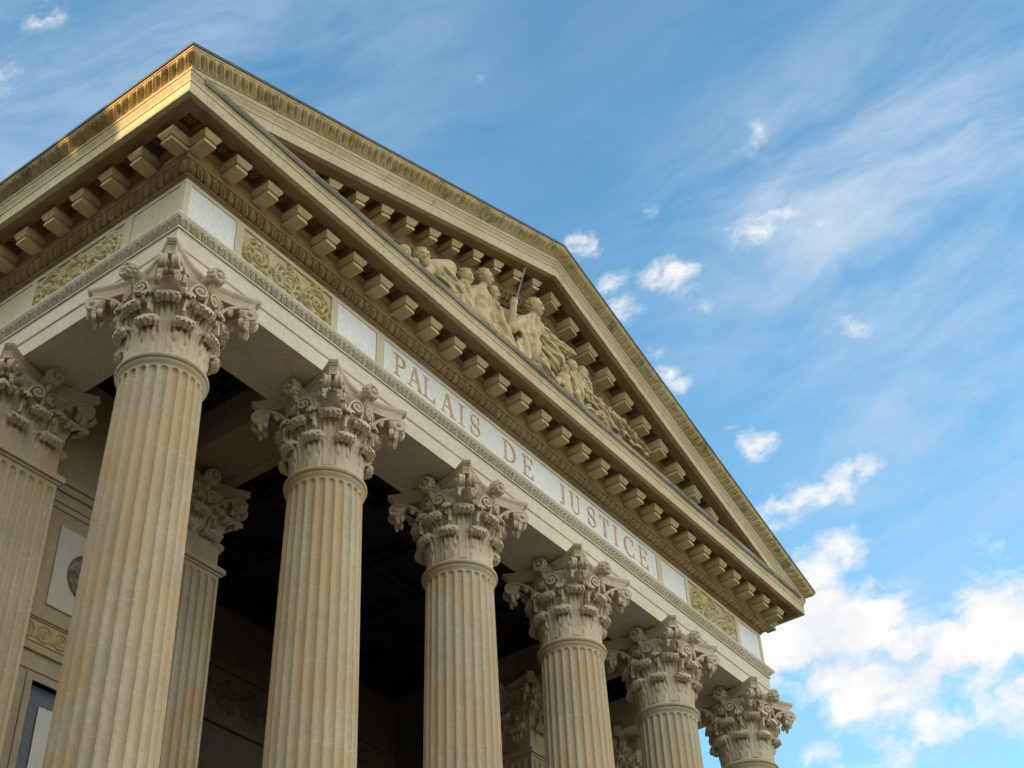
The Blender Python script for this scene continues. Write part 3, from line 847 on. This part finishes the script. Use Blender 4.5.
iw.box(xa, xb, 6.74, 6.817, -1.75, -1.62); iw.box(xa, xb, 6.76, 6.817, -.62, -.52); iw.box(xa, xb, 6.70, 6.817, .45, .56)
iw.box(xb-.1, xb-.003, YW+.55, 6.7, -.62, -.52); iw.box(xb-.06, xb-.003, YW+.55, 6.7, -1.75, -1.62)
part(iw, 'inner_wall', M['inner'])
rl = MB(); P = []
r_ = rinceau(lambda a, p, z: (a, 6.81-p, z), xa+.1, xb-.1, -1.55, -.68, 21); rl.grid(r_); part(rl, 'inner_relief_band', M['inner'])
# ------------------------------------------------------------------ statues in the pediment (implicit surfaces -> one mesh each)
def surface_nets(F, org, h):
    nx, ny, nz = F.shape
    c = np.stack([F[i:nx-1+i, j:ny-1+j, k:nz-1+k] for i in (0, 1) for j in (0, 1) for k in (0, 1)])
    neg = (c < 0).sum(0); act = (neg > 0) & (neg < 8)
    idx = -np.ones(act.shape, int); idx[act] = np.arange(act.sum())
    pos = np.zeros((act.sum(), 3)); cnt = np.zeros(act.sum())
    cor = [(i, j, k) for i in (0, 1) for j in (0, 1) for k in (0, 1)]
    va = c[:, act]
    for a in range(8):
        for b in range(a+1, 8):
            if sum(abs(p-q) for p, q in zip(cor[a], cor[b])) != 1: continue
            fa, fb = va[a], va[b]; s = (fa < 0) != (fb < 0)
            t = np.where(s, fa/np.where(s, fa-fb, 1), 0)
            p = np.array(cor[a])[None]+t[:, None]*(np.array(cor[b])-np.array(cor[a]))[None]
            pos[s] += p[s]; cnt[s] += 1
    pos /= cnt[:, None]; pos += np.argwhere(act); V = np.array(org)+pos*h
    faces = []
    for ax in range(3):
        u, v = [(1, 2), (2, 0), (0, 1)][ax]
        sl0 = [slice(None)]*3; sl1 = [slice(None)]*3; sl0[ax] = slice(0, -1); sl1[ax] = slice(1, None)
        A = F[tuple(sl0)] < 0; B = F[tuple(sl1)] < 0
        for flip, m in ((False, A & ~B), (True, ~A & B)):
            p = np.argwhere(m)
            ok = (p[:, u] > 0) & (p[:, v] > 0) & (p[:, u] < idx.shape[u]) & (p[:, v] < idx.shape[v]) & (p[:, ax] < idx.shape[ax])
            p = p[ok]; q = []
            for du, dv in ((-1, -1), (0, -1), (0, 0), (-1, 0)):
                r = p.copy(); r[:, u] += du; r[:, v] += dv; q.append(idx[r[:, 0], r[:, 1], r[:, 2]])
            q = np.stack(q, 1); q = q[(q >= 0).all(1)]
            if flip: q = q[:, ::-1]
            faces.append(q)
    return V, np.concatenate(faces)

def figure(name, prims, label, curls=True, h=.0125):
    pts = []
    for p in prims:
        if p[0] == 'h': pts += [np.array(p[1])-.3, np.array(p[1])+.3]
        else:
            for q, r in ((p[1], p[3]), (p[2], p[4])): pts += [np.array(q)-r-.08, np.array(q)+r+.08]
    lo = np.min(pts, 0); hi = np.max(pts, 0); hi[1] = min(hi[1], .12)
    n = np.ceil((hi-lo)/h).astype(int)+1
    X, Y, Z = np.meshgrid(*[lo[i]+h*np.arange(n[i]) for i in range(3)], indexing='ij')
    Pt = np.stack([X, Y, Z], -1); D = np.full(X.shape, 9.)
    def smin(a, b, k): 
        t = np.clip(.5+.5*(b-a)/k, 0, 1); return b+(a-b)*t-k*t*(1-t)
    def cap(a, b, ra, rb, fold=0):
        a = np.array(a, float); b = np.array(b, float); ab = b-a; l2 = ab@ab+1e-9
        t = np.clip(((Pt-a)@ab)/l2, 0, 1); v = Pt-a-t[..., None]*ab
        d = np.linalg.norm(v, axis=-1)-(ra+(rb-ra)*t)
        if fold:
            ax = ab/sqrt(l2); e = np.cross(ax, (0, 1, 0)); e /= np.linalg.norm(e)+1e-9; g = np.cross(ax, e)
            an = np.arctan2(v@g, v@e)
            q = np.sin(an*6+3*t+1.5*np.sin(5*t)); d = d+1.15*fold*(np.abs(q)**.6*np.sign(q)+.6*np.sin(an*13+6*t))+.0*fold
        return d
    def ell(c, r): 
        q = (Pt-np.array(c))/np.array(r); k = np.linalg.norm(q, axis=-1); return (k-1)*min(r)
    for p in prims:
        if p[0] == 'c': D = smin(D, cap(*p[1:]), .028)
    for p in prims:
        if p[0] != 'h': continue
        c = np.array(p[1]); r = p[2]; f = np.array(p[3], float); f /= np.linalg.norm(f)
        up = np.array([0, 0, 1])-f*f[2]; up /= np.linalg.norm(up); s = np.cross(f, up)
        face = ell(c+f*.02, (r*.82, r*.82, r*1.02))
        face = smin(face, cap(c+f*r*.55-up*r*.62, c+f*r*.45-up*r*.8, r*.30, r*.25), .03)          # jaw
        face = smin(face, cap(c+f*r*.86+up*r*.15, c+f*r*1.02-up*r*.18, r*.09, r*.14), .015)        # nose
        face = smin(face, cap(c+f*r*.80+up*r*.24-s*r*.4, c+f*r*.80+up*r*.24+s*r*.4, r*.11, r*.11), .02)  # brow
        face = smin(face, cap(c+f*r*.84-up*r*.48-s*r*.14, c+f*r*.84-up*r*.48+s*r*.14, r*.09, r*.09), .012)  # lips
        for q in (-1, 1):
            e = c+f*r*.90+up*r*.06+s*q*r*.34
            face = np.maximum(face, -(np.linalg.norm(Pt-e, axis=-1)-r*.17))
            face = np.minimum(face, np.linalg.norm(Pt-(e-f*r*.14), axis=-1)-r*.13)
            face = smin(face, cap(c+s*q*r*.82-up*r*.15, c+s*q*r*.85+up*r*.12, r*.10, r*.13), .01)  # ears
        hr = np.minimum(ell(c-f*r*.16+up*r*.20, (r*.93, r*.93, r*.97)), ell(c-f*r*.75+up*r*.1, (r*.45, r*.45, r*.45)))
        hr = hr+.022*np.sin(X*55)*np.sin(Y*55+1)*np.sin(Z*55+.5)+.008*np.sin((X+Z)*95)
        hr = np.maximum(hr, (Pt-c)@f-r*.30+.35*np.maximum(0, -((Pt-c)@up)))                         # hairline
        D = smin(D, np.minimum(face, hr), .03)
    D += .003*np.sin(X*23+Z*11)*np.sin(Z*31+Y*17)
    D = np.maximum(D, 2.655-Z)
    V, Fc = surface_nets(D, lo, h)
    base = np.array([(lo[0]+hi[0])/2, -.3, 2.68])
    me = bpy.data.meshes.new(name); me.from_pydata((V-base).tolist(), [], Fc.tolist())
    me.polygons.foreach_set('use_smooth', [True]*len(me.polygons)); me.update(); me.materials.append(M['statue'])
    o = link(name, me, None, (base[0], base[1], base[2]+OFF))
    tag(o, label, 'statue', 'stone figures carved in the pediment')
    return o
FIG = {
'justice': [
('h', (8.08, -0.5, 4.69), 0.2, (0.25, -0.88, -0.35)),
('c', (8.04, -0.46, 4.46), (7.98, -0.42, 4.26), 0.1, 0.13, 0),
('c', (7.78, -0.42, 4.16), (8.24, -0.42, 4.29), 0.15, 0.15, 0),
('c', (8.01, -0.42, 4.2), (7.81, -0.42, 3.71), 0.24, 0.21, 0.015),
('c', (7.77, -0.44, 3.6), (7.66, -0.48, 3.2), 0.27, 0.31, 0.03),
('c', (7.5, -0.5, 3.13), (7.24, -0.62, 2.6), 0.2, 0.2, 0.03),
('c', (7.82, -0.5, 3.25), (7.87, -0.62, 2.88), 0.24, 0.22, 0.03),
('c', (7.24, -0.62, 2.6), (7.75, -0.5, 2.39), 0.22, 0.3, 0.03),
('c', (7.87, -0.62, 2.88), (8.25, -0.5, 2.71), 0.22, 0.28, 0.03),
('c', (7.7, -0.42, 4.11), (7.24, -0.52, 3.55), 0.12, 0.1, 0),
('c', (7.24, -0.52, 3.55), (7.23, -0.6, 4.1), 0.095, 0.06, 0),
('c', (7.23, -0.6, 4.13), (7.26, -0.6, 4.23), 0.075, 0.075, 0),
('c', (8.28, -0.42, 4.32), (8.62, -0.5, 4.23), 0.14, 0.11, 0.012),
('c', (8.62, -0.5, 4.23), (9.22, -0.52, 4.36), 0.1, 0.06, 0.006),
('c', (9.22, -0.52, 4.36), (9.34, -0.55, 4.35), 0.065, 0.035, 0),
('c', (8.56, -0.45, 4.21), (8.75, -0.42, 4.08), 0.13, 0.1, 0.02),
('c', (8.94, -0.47, 4.31), (9.21, -0.42, 4.29), 0.09, 0.07, 0.02),
('c', (8.42, -0.35, 4.07), (8.73, -0.35, 3.85), 0.22, 0.28, 0.02),
],
'companion': [
('h', (6.88, -0.38, 4.24), 0.155, (0.25, -0.85, -0.4)),
('c', (6.85, -0.36, 4.04), (6.84, -0.34, 3.9), 0.08, 0.12, 0),
('c', (6.78, -0.34, 3.82), (7.06, -0.34, 3.87), 0.12, 0.12, 0),
('c', (6.9, -0.34, 3.84), (6.91, -0.36, 3.39), 0.19, 0.22, 0.02),
('c', (6.91, -0.36, 3.39), (7.01, -0.4, 2.9), 0.24, 0.3, 0.03),
('c', (7.06, -0.36, 3.84), (7.0, -0.5, 3.44), 0.1, 0.08, 0.01),
('c', (7.0, -0.5, 3.44), (7.14, -0.55, 3.42), 0.075, 0.05, 0),
('c', (6.66, -0.38, 3.64), (6.48, -0.5, 3.07), 0.1, 0.08, 0),
],
'youth': [
('h', (6.55, -0.45, 4.36), 0.175, (0.5, -0.8, -0.3)),
('c', (6.51, -0.42, 4.13), (6.44, -0.4, 3.94), 0.09, 0.13, 0),
('c', (6.22, -0.4, 3.78), (6.61, -0.4, 3.92), 0.13, 0.13, 0),
('c', (6.4, -0.4, 3.81), (6.33, -0.42, 3.4), 0.22, 0.19, 0),
('c', (6.33, -0.42, 3.4), (6.35, -0.42, 3.05), 0.2, 0.24, 0),
('c', (6.62, -0.42, 3.91), (6.55, -0.5, 3.52), 0.1, 0.08, 0),
('c', (6.55, -0.5, 3.52), (6.17, -0.62, 3.0), 0.075, 0.055, 0),
('c', (6.17, -0.42, 3.7), (5.93, -0.5, 3.18), 0.1, 0.085, 0),
('c', (5.93, -0.5, 3.18), (5.97, -0.6, 2.96), 0.075, 0.055, 0),
],
'bearded': [
('h', (5.96, -0.45, 3.93), 0.165, (0.2, -0.85, -0.45)),
('c', (5.88, -0.55, 3.65), (5.91, -0.55, 3.6), 0.08, 0.05, 0.01),
('c', (5.91, -0.42, 3.73), (5.87, -0.4, 3.59), 0.1, 0.13, 0),
('c', (5.75, -0.4, 3.53), (6.07, -0.4, 3.62), 0.13, 0.13, 0),
('c', (5.9, -0.4, 3.53), (5.89, -0.42, 3.06), 0.2, 0.24, 0.02),
('c', (6.04, -0.42, 3.56), (6.02, -0.52, 3.26), 0.095, 0.075, 0),
('c', (5.7, -0.42, 3.45), (5.56, -0.5, 2.98), 0.095, 0.07, 0.01),
],
'crouching': [
('h', (4.73, -0.45, 3.48), 0.165, (-0.35, -0.8, -0.4)),
('c', (4.87, -0.42, 3.44), (5.05, -0.4, 3.51), 0.1, 0.14, 0),
('c', (5.08, -0.38, 3.51), (5.5, -0.38, 3.81), 0.18, 0.19, 0),
('c', (5.5, -0.38, 3.84), (5.51, -0.45, 3.55), 0.12, 0.09, 0),
('c', (5.51, -0.45, 3.55), (5.51, -0.5, 3.23), 0.085, 0.06, 0),
('c', (5.0, -0.42, 3.4), (4.74, -0.5, 3.03), 0.1, 0.08, 0),
('c', (5.33, -0.38, 3.56), (5.64, -0.4, 3.37), 0.2, 0.2, 0.02),
('c', (4.5, -0.5, 3.16), (4.56, -0.5, 3.06), 0.07, 0.06, 0),
],
'reclining': [
('h', (4.33, -0.4, 3.31), 0.13, (0.0, -0.9, -0.3)),
('c', (4.3, -0.36, 3.18), (4.08, -0.35, 3.07), 0.13, 0.12, 0.01),
('c', (4.13, -0.35, 3.18), (3.78, -0.35, 3.06), 0.13, 0.1, 0.015),
('c', (4.31, -0.4, 3.14), (4.41, -0.45, 3.07), 0.08, 0.06, 0),
],
'child': [
('h', (8.93, -0.5, 3.69), 0.135, (-0.5, -0.8, -0.2)),
('c', (8.94, -0.48, 3.54), (8.93, -0.46, 3.47), 0.07, 0.11, 0),
('c', (8.93, -0.46, 3.47), (8.99, -0.46, 3.06), 0.15, 0.17, 0),
('c', (8.76, -0.48, 3.35), (8.47, -0.58, 2.91), 0.07, 0.055, 0),
('c', (8.47, -0.58, 2.91), (8.61, -0.62, 2.88), 0.055, 0.05, 0),
('c', (9.07, -0.48, 3.5), (9.06, -0.56, 3.23), 0.07, 0.05, 0),
],
'boy': [
('h', (9.36, -0.42, 4.1), 0.145, (0.1, -0.9, -0.35)),
('c', (9.41, -0.4, 3.94), (9.43, -0.4, 3.86), 0.07, 0.12, 0),
('c', (9.43, -0.4, 3.86), (9.5, -0.42, 3.51), 0.15, 0.15, 0.01),
('c', (9.19, -0.42, 3.74), (8.78, -0.55, 3.22), 0.07, 0.05, 0),
('c', (9.55, -0.42, 3.9), (9.52, -0.5, 3.53), 0.075, 0.055, 0),
],
'woman': [
('c', (9.69, -0.4, 4.0), (9.79, -0.4, 3.91), 0.16, 0.17, 0.01),
('h', (9.88, -0.35, 4.32), 0.13, (0.3, -0.8, -0.3)),
('c', (9.79, -0.4, 3.91), (9.86, -0.42, 3.64), 0.15, 0.13, 0.015),
('c', (9.86, -0.42, 3.67), (10.24, -0.42, 3.58), 0.13, 0.11, 0.02),
('c', (10.25, -0.42, 3.63), (10.53, -0.42, 3.38), 0.12, 0.12, 0.02),
('c', (9.76, -0.42, 3.96), (9.33, -0.5, 3.33), 0.08, 0.06, 0),
('c', (9.33, -0.5, 3.33), (9.48, -0.5, 3.18), 0.075, 0.07, 0),
('c', (10.47, -0.3, 3.94), (10.75, -0.3, 3.88), 0.1, 0.08, 0.02),
],
'rock': [
('c', (9.64, -0.5, 3.11), (9.81, -0.48, 3.13), 0.14, 0.13, 0.02),
('c', (10.08, -0.45, 3.23), (10.21, -0.45, 3.19), 0.12, 0.12, 0.03),
],
'foliage': [
('c', (10.94, -0.3, 3.72), (11.14, -0.3, 3.58), 0.13, 0.1, 0.05),
('c', (11.26, -0.3, 3.83), (11.61, -0.3, 3.71), 0.11, 0.09, 0.05),
('c', (11.73, -0.28, 3.79), (12.23, -0.28, 3.77), 0.09, 0.06, 0.05),
('c', (10.86, -0.25, 3.9), (11.13, -0.25, 3.96), 0.11, 0.09, 0.05),
],
}
SWORD = [(7.25, -0.6, 4.18), (7.36, -0.6, 4.39), (7.5, -0.74, 5.21)]
LAB = {
 'justice': ('seated_woman_statue', 'large central stone woman in folded robes with raised sword arm and outstretched arm'),
 'companion': ('draped_woman_statue', 'stone woman with bowed head standing between the bare chested youth and the sword bearer'),
 'youth': ('youth_statue', 'bare chested stone youth looking right, tallest head left of the sword bearer'),
 'bearded': ('bearded_man_statue', 'bearded stone man leaning between the crouching figure and the bare chested youth'),
 'crouching': ('crouching_man_statue', 'curly haired stone man crouching on all fours with arched back'),
 'reclining': ('reclining_statue', 'leftmost stone figure lying low in the narrow left corner of the pediment'),
 'child': ('child_statue', 'small stone child under the outstretched arm, its face turned left'),
 'boy': ('boy_statue', 'curly haired stone boy between the small child and the woman with a stretched leg'),
 'woman': ('kneeling_woman_statue', 'stone woman right of the two children stretching a long draped leg to the right'),
}
for k, (nm, lb) in LAB.items(): figure(nm, FIG[k], lb)
o = figure('carved_rock', FIG['rock'], 'lump of carved rock at the foot of the long draped leg'); o['category'] = 'carving'; del o['group']
o = figure('leaf_carving', FIG['foliage'], 'clump of carved leaves in the right corner of the pediment', h=.02); o['category'] = 'carving'; del o['group']
# bronze sword held upright
a, b, c = [np.array(p) for p in SWORD]
sw = MB(); d = (c-b)/np.linalg.norm(c-b); s = np.cross(d, (0, 1, 0)); s /= np.linalg.norm(s); n = np.cross(s, d)
P = []
for t, w in ((0, .026), (.9, .02), (1, .002)):
    q = b+(c-b)*t; P.append([q+s*w, q+n*.012, q-s*w, q-n*.012])
sw.grid(P, cv=True)
swo = sw.build('sword', M['bronze'], None, (0, 0, OFF)); tag(swo, 'greenish bronze sword held upright by the large central stone woman', 'sword')
# move its origin to the hilt
me = swo.data; me.transform(__import__('mathutils').Matrix.Translation(tuple(-a))); swo.location = (a[0], a[1], a[2]+OFF)
g = MB(); g.tube([a-d*.06, b], .022, 8); g.ball(a-d*.07, .035, 6); gg = g.build('hilt', M['bronze'], swo, tuple(-a))
g = MB(); g.tube([b-s*.10, b+s*.10], .02, 8); g.build('crossguard', M['bronze'], swo, tuple(-a))


# ------------------------------------------------------------------ unseen houses, added to keep the sun off the lower flank
HX = -15.0
def house(y0, y1, zt, h0, h1, label, chim=()):
    h = bpy.data.objects.new('added_shade_house', None); C.objects.link(h); h.location = (HX-5, (y0+y1)/2, 0); tag(h, label, 'house')
    o = (5-HX, -(y0+y1)/2, 0)
    m = MB(); m.box(HX-10, HX, y0, y1, 0, zt); m.build('wall', M['wall'], h, o)
    m = MB(); m.box(HX-10.4, HX+.4, y0, y1, zt+.002, zt+.35); m.build('cornice', M['cornice'], h, o)
    m = MB(); e = [(HX+.2, zt+.352), (HX-1.6, zt+2.6), (HX-8.4, zt+2.6), (HX-10.2, zt+.352)]
    a_ = [(x, y0+.01+(h0 if z > zt+1 else 0), z) for x, z in e]; b_ = [(x, y1-.01-(h1 if z > zt+1 else 0), z) for x, z in e]
    m.poly(a_); m.poly(b_[::-1])
    for i in range(4): m.poly([a_[i], b_[i], b_[(i+1) % 4], a_[(i+1) % 4]])
    m.build('roof', M['roof'], h, o)
    for yc, w in chim:  # stack added to break up the sun patch on the flank gutter
        m = MB(); m.box(HX-2.3, HX-1.2, yc-w/2, yc+w/2, zt+1.5, zt+3.9); m.box(HX-2.4, HX-1.1, yc-w/2-.08, yc+w/2+.08, zt+3.902, zt+4.05); m.build('chimney', M['wall'], h, o)
    k = int((y1-y0)/3); fl = int(zt/4.2)
    for i in range(k):
        for j in range(fl):
            yc = y0+(y1-y0)*(i+.5)/k; z = 1.2+j*4.1
            m = MB(); m.box(HX+.004, HX+.03, yc-.6, yc+.6, z, z+2.3); w_ = m.build('window', M['glass'], h, o)
            m = MB(); m.box(HX+.004, HX+.12, yc-.75, yc+.75, z-.2, z-.004); m.build('sill', M['arch'], w_)
house(-24, 6.2, 20.26, 0, 0, 'tall grey house added out of view to shade the flank', ((5.4, .6),))
house(6.21, 34, 21.05, 0, 0, 'taller unseen house added further back to shade the flank')

# ------------------------------------------------------------------ camera
cam = bpy.data.cameras.new('camera'); co_ = bpy.data.objects.new('camera', cam); C.objects.link(co_)
az, el, roll = .966463, .697253, -.0514415
from mathutils import Matrix, Vector
f = Vector((sin(az)*cos(el), cos(az)*cos(el), sin(el))); r = f.cross(Vector((0, 0, 1))).normalized(); u = r.cross(f)
R0 = cos(roll)*r+sin(roll)*u; U0 = -sin(roll)*r+cos(roll)*u
co_.matrix_world = Matrix(((R0.x, U0.x, -f.x, -8.43017), (R0.y, U0.y, -f.y, -11.28882), (R0.z, U0.z, -f.z, OFF-13.68355), (0, 0, 0, 1)))
cam.sensor_width = 36; cam.lens = 1402.05/1024*36; cam.clip_end = 3000
bpy.context.scene.camera = co_

# ------------------------------------------------------------------ daylight
SUN_EL, SUN_AZ = radians(18), radians(-75)           # azimuth from +y, negative = to the left (behind the facade)
sun = bpy.data.lights.new('sun', 'SUN'); sun.energy = 2.5; sun.angle = radians(.5); sun.color = (1, .66, .32)
so_ = bpy.data.objects.new('sun', sun); C.objects.link(so_)
to = Vector((sin(SUN_AZ)*cos(SUN_EL), cos(SUN_AZ)*cos(SUN_EL), sin(SUN_EL)))
so_.rotation_euler = to.to_track_quat('Z', 'Y').to_euler()
w = bpy.data.worlds.new('World'); bpy.context.scene.world = w; w.use_nodes = True
nt = w.node_tree; bg = nt.nodes['Background']
sky = N(nt, 'ShaderNodeTexSky', sky_type='NISHITA', sun_disc=False)
sky.sun_elevation = SUN_EL; sky.sun_rotation = SUN_AZ; sky.air_density = 1.0; sky.dust_density = .6; sky.ozone_density = 2.0
dirv = N(nt, 'ShaderNodeTexCoord').outputs['Generated']
BL = [(0.603, 0.353, 0.715, 0.0093, 0.75), (0.613, 0.35, 0.709, 0.01, 0.72), (0.637, 0.344, 0.69, 0.0114, 0.85), (0.648, 0.348, 0.677, 0.0121, 0.8), (0.647, 0.323, 0.691, 0.0114, 0.85), (0.655, 0.305, 0.692, 0.0128, 0.9), (0.665, 0.303, 0.682, 0.0086, 0.65), (0.675, 0.303, 0.673, 0.0078, 0.6), (0.675, 0.344, 0.652, 0.0093, 0.7), (0.687, 0.343, 0.641, 0.01, 0.72), (0.697, 0.341, 0.631, 0.0078, 0.6), (0.662, 0.256, 0.704, 0.0136, 0.95), (0.663, 0.243, 0.708, 0.0086, 0.7), (0.674, 0.224, 0.704, 0.0128, 0.6), (0.678, 0.206, 0.706, 0.0143, 0.58), (0.681, 0.189, 0.708, 0.01, 0.5), (0.632, 0.22, 0.743, 0.0107, 0.45), (0.635, 0.228, 0.738, 0.0086, 0.4), (0.748, 0.302, 0.591, 0.01, 0.62), (0.741, 0.311, 0.595, 0.0086, 0.5), (0.733, 0.319, 0.601, 0.0064, 0.42), (0.776, 0.306, 0.551, 0.0143, 0.85), (0.778, 0.291, 0.557, 0.0143, 0.85), (0.782, 0.272, 0.561, 0.0143, 0.78), (0.785, 0.256, 0.564, 0.0114, 0.62), (0.774, 0.317, 0.548, 0.01, 0.8), (0.803, 0.283, 0.524, 0.0171, 0.88), (0.8, 0.3, 0.52, 0.0185, 0.9), (0.8, 0.314, 0.511, 0.0143, 0.8), (0.811, 0.33, 0.484, 0.0342, 1.5), (0.825, 0.309, 0.473, 0.0328, 1.5), (0.806, 0.348, 0.479, 0.0243, 1.4), (0.856, 0.263, 0.445, 0.0357, 1.25), (0.847, 0.296, 0.443, 0.03, 1.2), (0.864, 0.234, 0.447, 0.0257, 1.1), (0.861, 0.203, 0.466, 0.0271, 1.3), (0.842, 0.192, 0.504, 0.0121, 0.5), (0.836, 0.206, 0.508, 0.01, 0.4), (0.863, 0.305, 0.404, 0.0185, 0.7), (0.846, 0.343, 0.409, 0.0143, 0.6), (0.286, 0.589, 0.755, 0.0107, 0.7), (0.276, 0.553, 0.787, 0.0086, 0.38), (0.271, 0.546, 0.793, 0.0071, 0.36), (0.49, 0.35, 0.799, 0.0071, 0.42), (0.494, 0.356, 0.793, 0.0057, 0.36), (0.62, 0.307, 0.722, 0.0093, 0.36), (0.73, 0.221, 0.646, 0.0143, 0.42), (0.879, 0.264, 0.396, 0.0185, 0.5), (0.884, 0.201, 0.421, 0.0257, 0.9), (0.867, 0.17, 0.469, 0.0285, 0.9), (0.88, 0.169, 0.444, 0.0357, 1.1)]
CI = [(0.704, 0.173, 0.689, 0.107, 1), (0.682, 0.096, 0.725, 0.0927, 0.9), (0.651, 0.232, 0.723, 0.0571, 0.8), (0.797, 0.152, 0.585, 0.0856, 0.8), (0.798, 0.232, 0.557, 0.0642, 0.6), (0.63, 0.267, 0.729, 0.0428, 0.5), (0.328, 0.532, 0.78, 0.1141, 0.6), (0.856, 0.238, 0.46, 0.1141, 0.5), (0.795, 0.198, 0.573, 0.0785, 0.7), (0.339, 0.618, 0.71, 0.0856, 0.5), (0.416, 0.424, 0.805, 0.0785, 0.35)]
t0, n0 = Vector((.195, -.97, .144)), Vector((.68, .028, -.733))
def dot(v, src):
    d = N(nt, 'ShaderNodeVectorMath', operation='DOT_PRODUCT'); nt.links.new(src, d.inputs[0]); d.inputs[1].default_value = v; return d.outputs['Value']
def plane(src, ka, kb):              # sky coordinates: along the drift of the clouds, and across it
    c = N(nt, 'ShaderNodeCombineXYZ'); nt.links.new(math_(nt, 'MULTIPLY', dot(t0, src), ka), c.inputs[0]); nt.links.new(math_(nt, 'MULTIPLY', dot(n0, src), kb), c.inputs[1]); return c.outputs[0]
def blobs(lst, soft, ka):
    acc = None; pl = plane(warp, ka, 1)
    for (x, y, z, r, s) in lst:
        v = Vector((x, y, z))
        d = N(nt, 'ShaderNodeVectorMath', operation='DISTANCE'); nt.links.new(pl, d.inputs[0]); d.inputs[1].default_value = (v.dot(t0)*ka, v.dot(n0), 0)
        m = N(nt, 'ShaderNodeMapRange'); m.interpolation_type = 'SMOOTHSTEP'; nt.links.new(d.outputs['Value'], m.inputs[0])
        m.inputs[1].default_value = r*soft; m.inputs[2].default_value = 0; m.inputs[3].default_value = 0; m.inputs[4].default_value = s
        acc = m.outputs[0] if acc is None else math_(nt, 'MAXIMUM', acc, m.outputs[0])
    front = math_(nt, 'GREATER_THAN', dot(Vector((.707, .241, .665)), dirv), .5)
    return math_(nt, 'MULTIPLY', acc, front)
def warped(scale, amp, src, detail=4.0):
    nz = N(nt, 'ShaderNodeTexNoise', i_Scale=scale, i_Detail=detail, i_Roughness=.6); nt.links.new(src, nz.inputs['Vector'])
    sc = N(nt, 'ShaderNodeVectorMath', operation='MULTIPLY_ADD'); nt.links.new(nz.outputs['Color'], sc.inputs[0]); sc.inputs[1].default_value = (amp,)*3; sc.inputs[2].default_value = (-amp/2,)*3
    wv = N(nt, 'ShaderNodeVectorMath', operation='ADD'); nt.links.new(src, wv.inputs[0]); nt.links.new(sc.outputs[0], wv.inputs[1]); return wv.outputs[0]
warp = warped(13.0, .035, dirv)
bl = blobs(BL, 1.85, .72)
n1 = noise(nt, plane(warped(30.0, .03, dirv), 17, 31), 1.0, 12, .57)
n1b = noise(nt, plane(warp, 60, 100), 1.0, 8, .65)
fb = math_(nt, 'ADD', math_(nt, 'MULTIPLY', math_(nt, 'SUBTRACT', n1, .5), 2.5), math_(nt, 'MULTIPLY', math_(nt, 'SUBTRACT', n1b, .5), .75))
dens = ramp(nt, math_(nt, 'ADD', math_(nt, 'MULTIPLY', bl, .86), fb), .22, 1.02)
dens = math_(nt, 'MULTIPLY', dens, ramp(nt, bl, .0, .30))
# cirrus: noise stretched along one direction of the sky
ci_w = warped(5.0, .06, dirv)
n2 = N(nt, 'ShaderNodeTexNoise', i_Scale=1.0, i_Detail=10.0, i_Roughness=.62, i_Distortion=.3); nt.links.new(plane(ci_w, 5.0, 15.0), n2.inputs['Vector'])
ci = math_(nt, 'MULTIPLY', ramp(nt, n2.outputs[0], .30, .74), math_(nt, 'ADD', math_(nt, 'MULTIPLY', blobs(CI, 1.7, .8), 1.05), .13))
far = math_(nt, 'ADD', 0, math_(nt, 'MULTIPLY', ramp(nt, noise(nt, dirv, 3.2, 7, .6), .40, .62), .75))   # bright unseen clouds added outside the view as warm fill light
fm = N(nt, 'ShaderNodeVectorMath', operation='DISTANCE'); nt.links.new(dirv, fm.inputs[0]); fm.inputs[1].default_value = (.631, .436, .642)
far = math_(nt, 'MULTIPLY', far, ramp(nt, fm.outputs['Value'], .5, .9))
hs = N(nt, 'ShaderNodeHueSaturation', i_Saturation=1.08, i_Value=1.0); nt.links.new(sky.outputs[0], hs.inputs['Color'])
skc = mix(nt, 1, hs.outputs[0], (.86, 1.16, 1.05), 'MULTIPLY')
colr = mix(nt, ci, skc, (1.8, 2.25, 2.8))
colr = mix(nt, dens, colr, mix(nt, ramp(nt, n1, .30, .60), (2.6, 2.75, 2.95), (3.2, 3.2, 3.17)))
colr = mix(nt, far, colr, (11.6, 9.8, 7.6))
nt.links.new(colr, bg.inputs[0]); bg.inputs[1].default_value = .12

sc_ = bpy.context.scene
sc_.render.engine = 'CYCLES'
sc_.view_settings.view_transform = 'Standard'; sc_.view_settings.look = 'None'; sc_.view_settings.exposure = 1.36; sc_.view_settings.gamma = 1
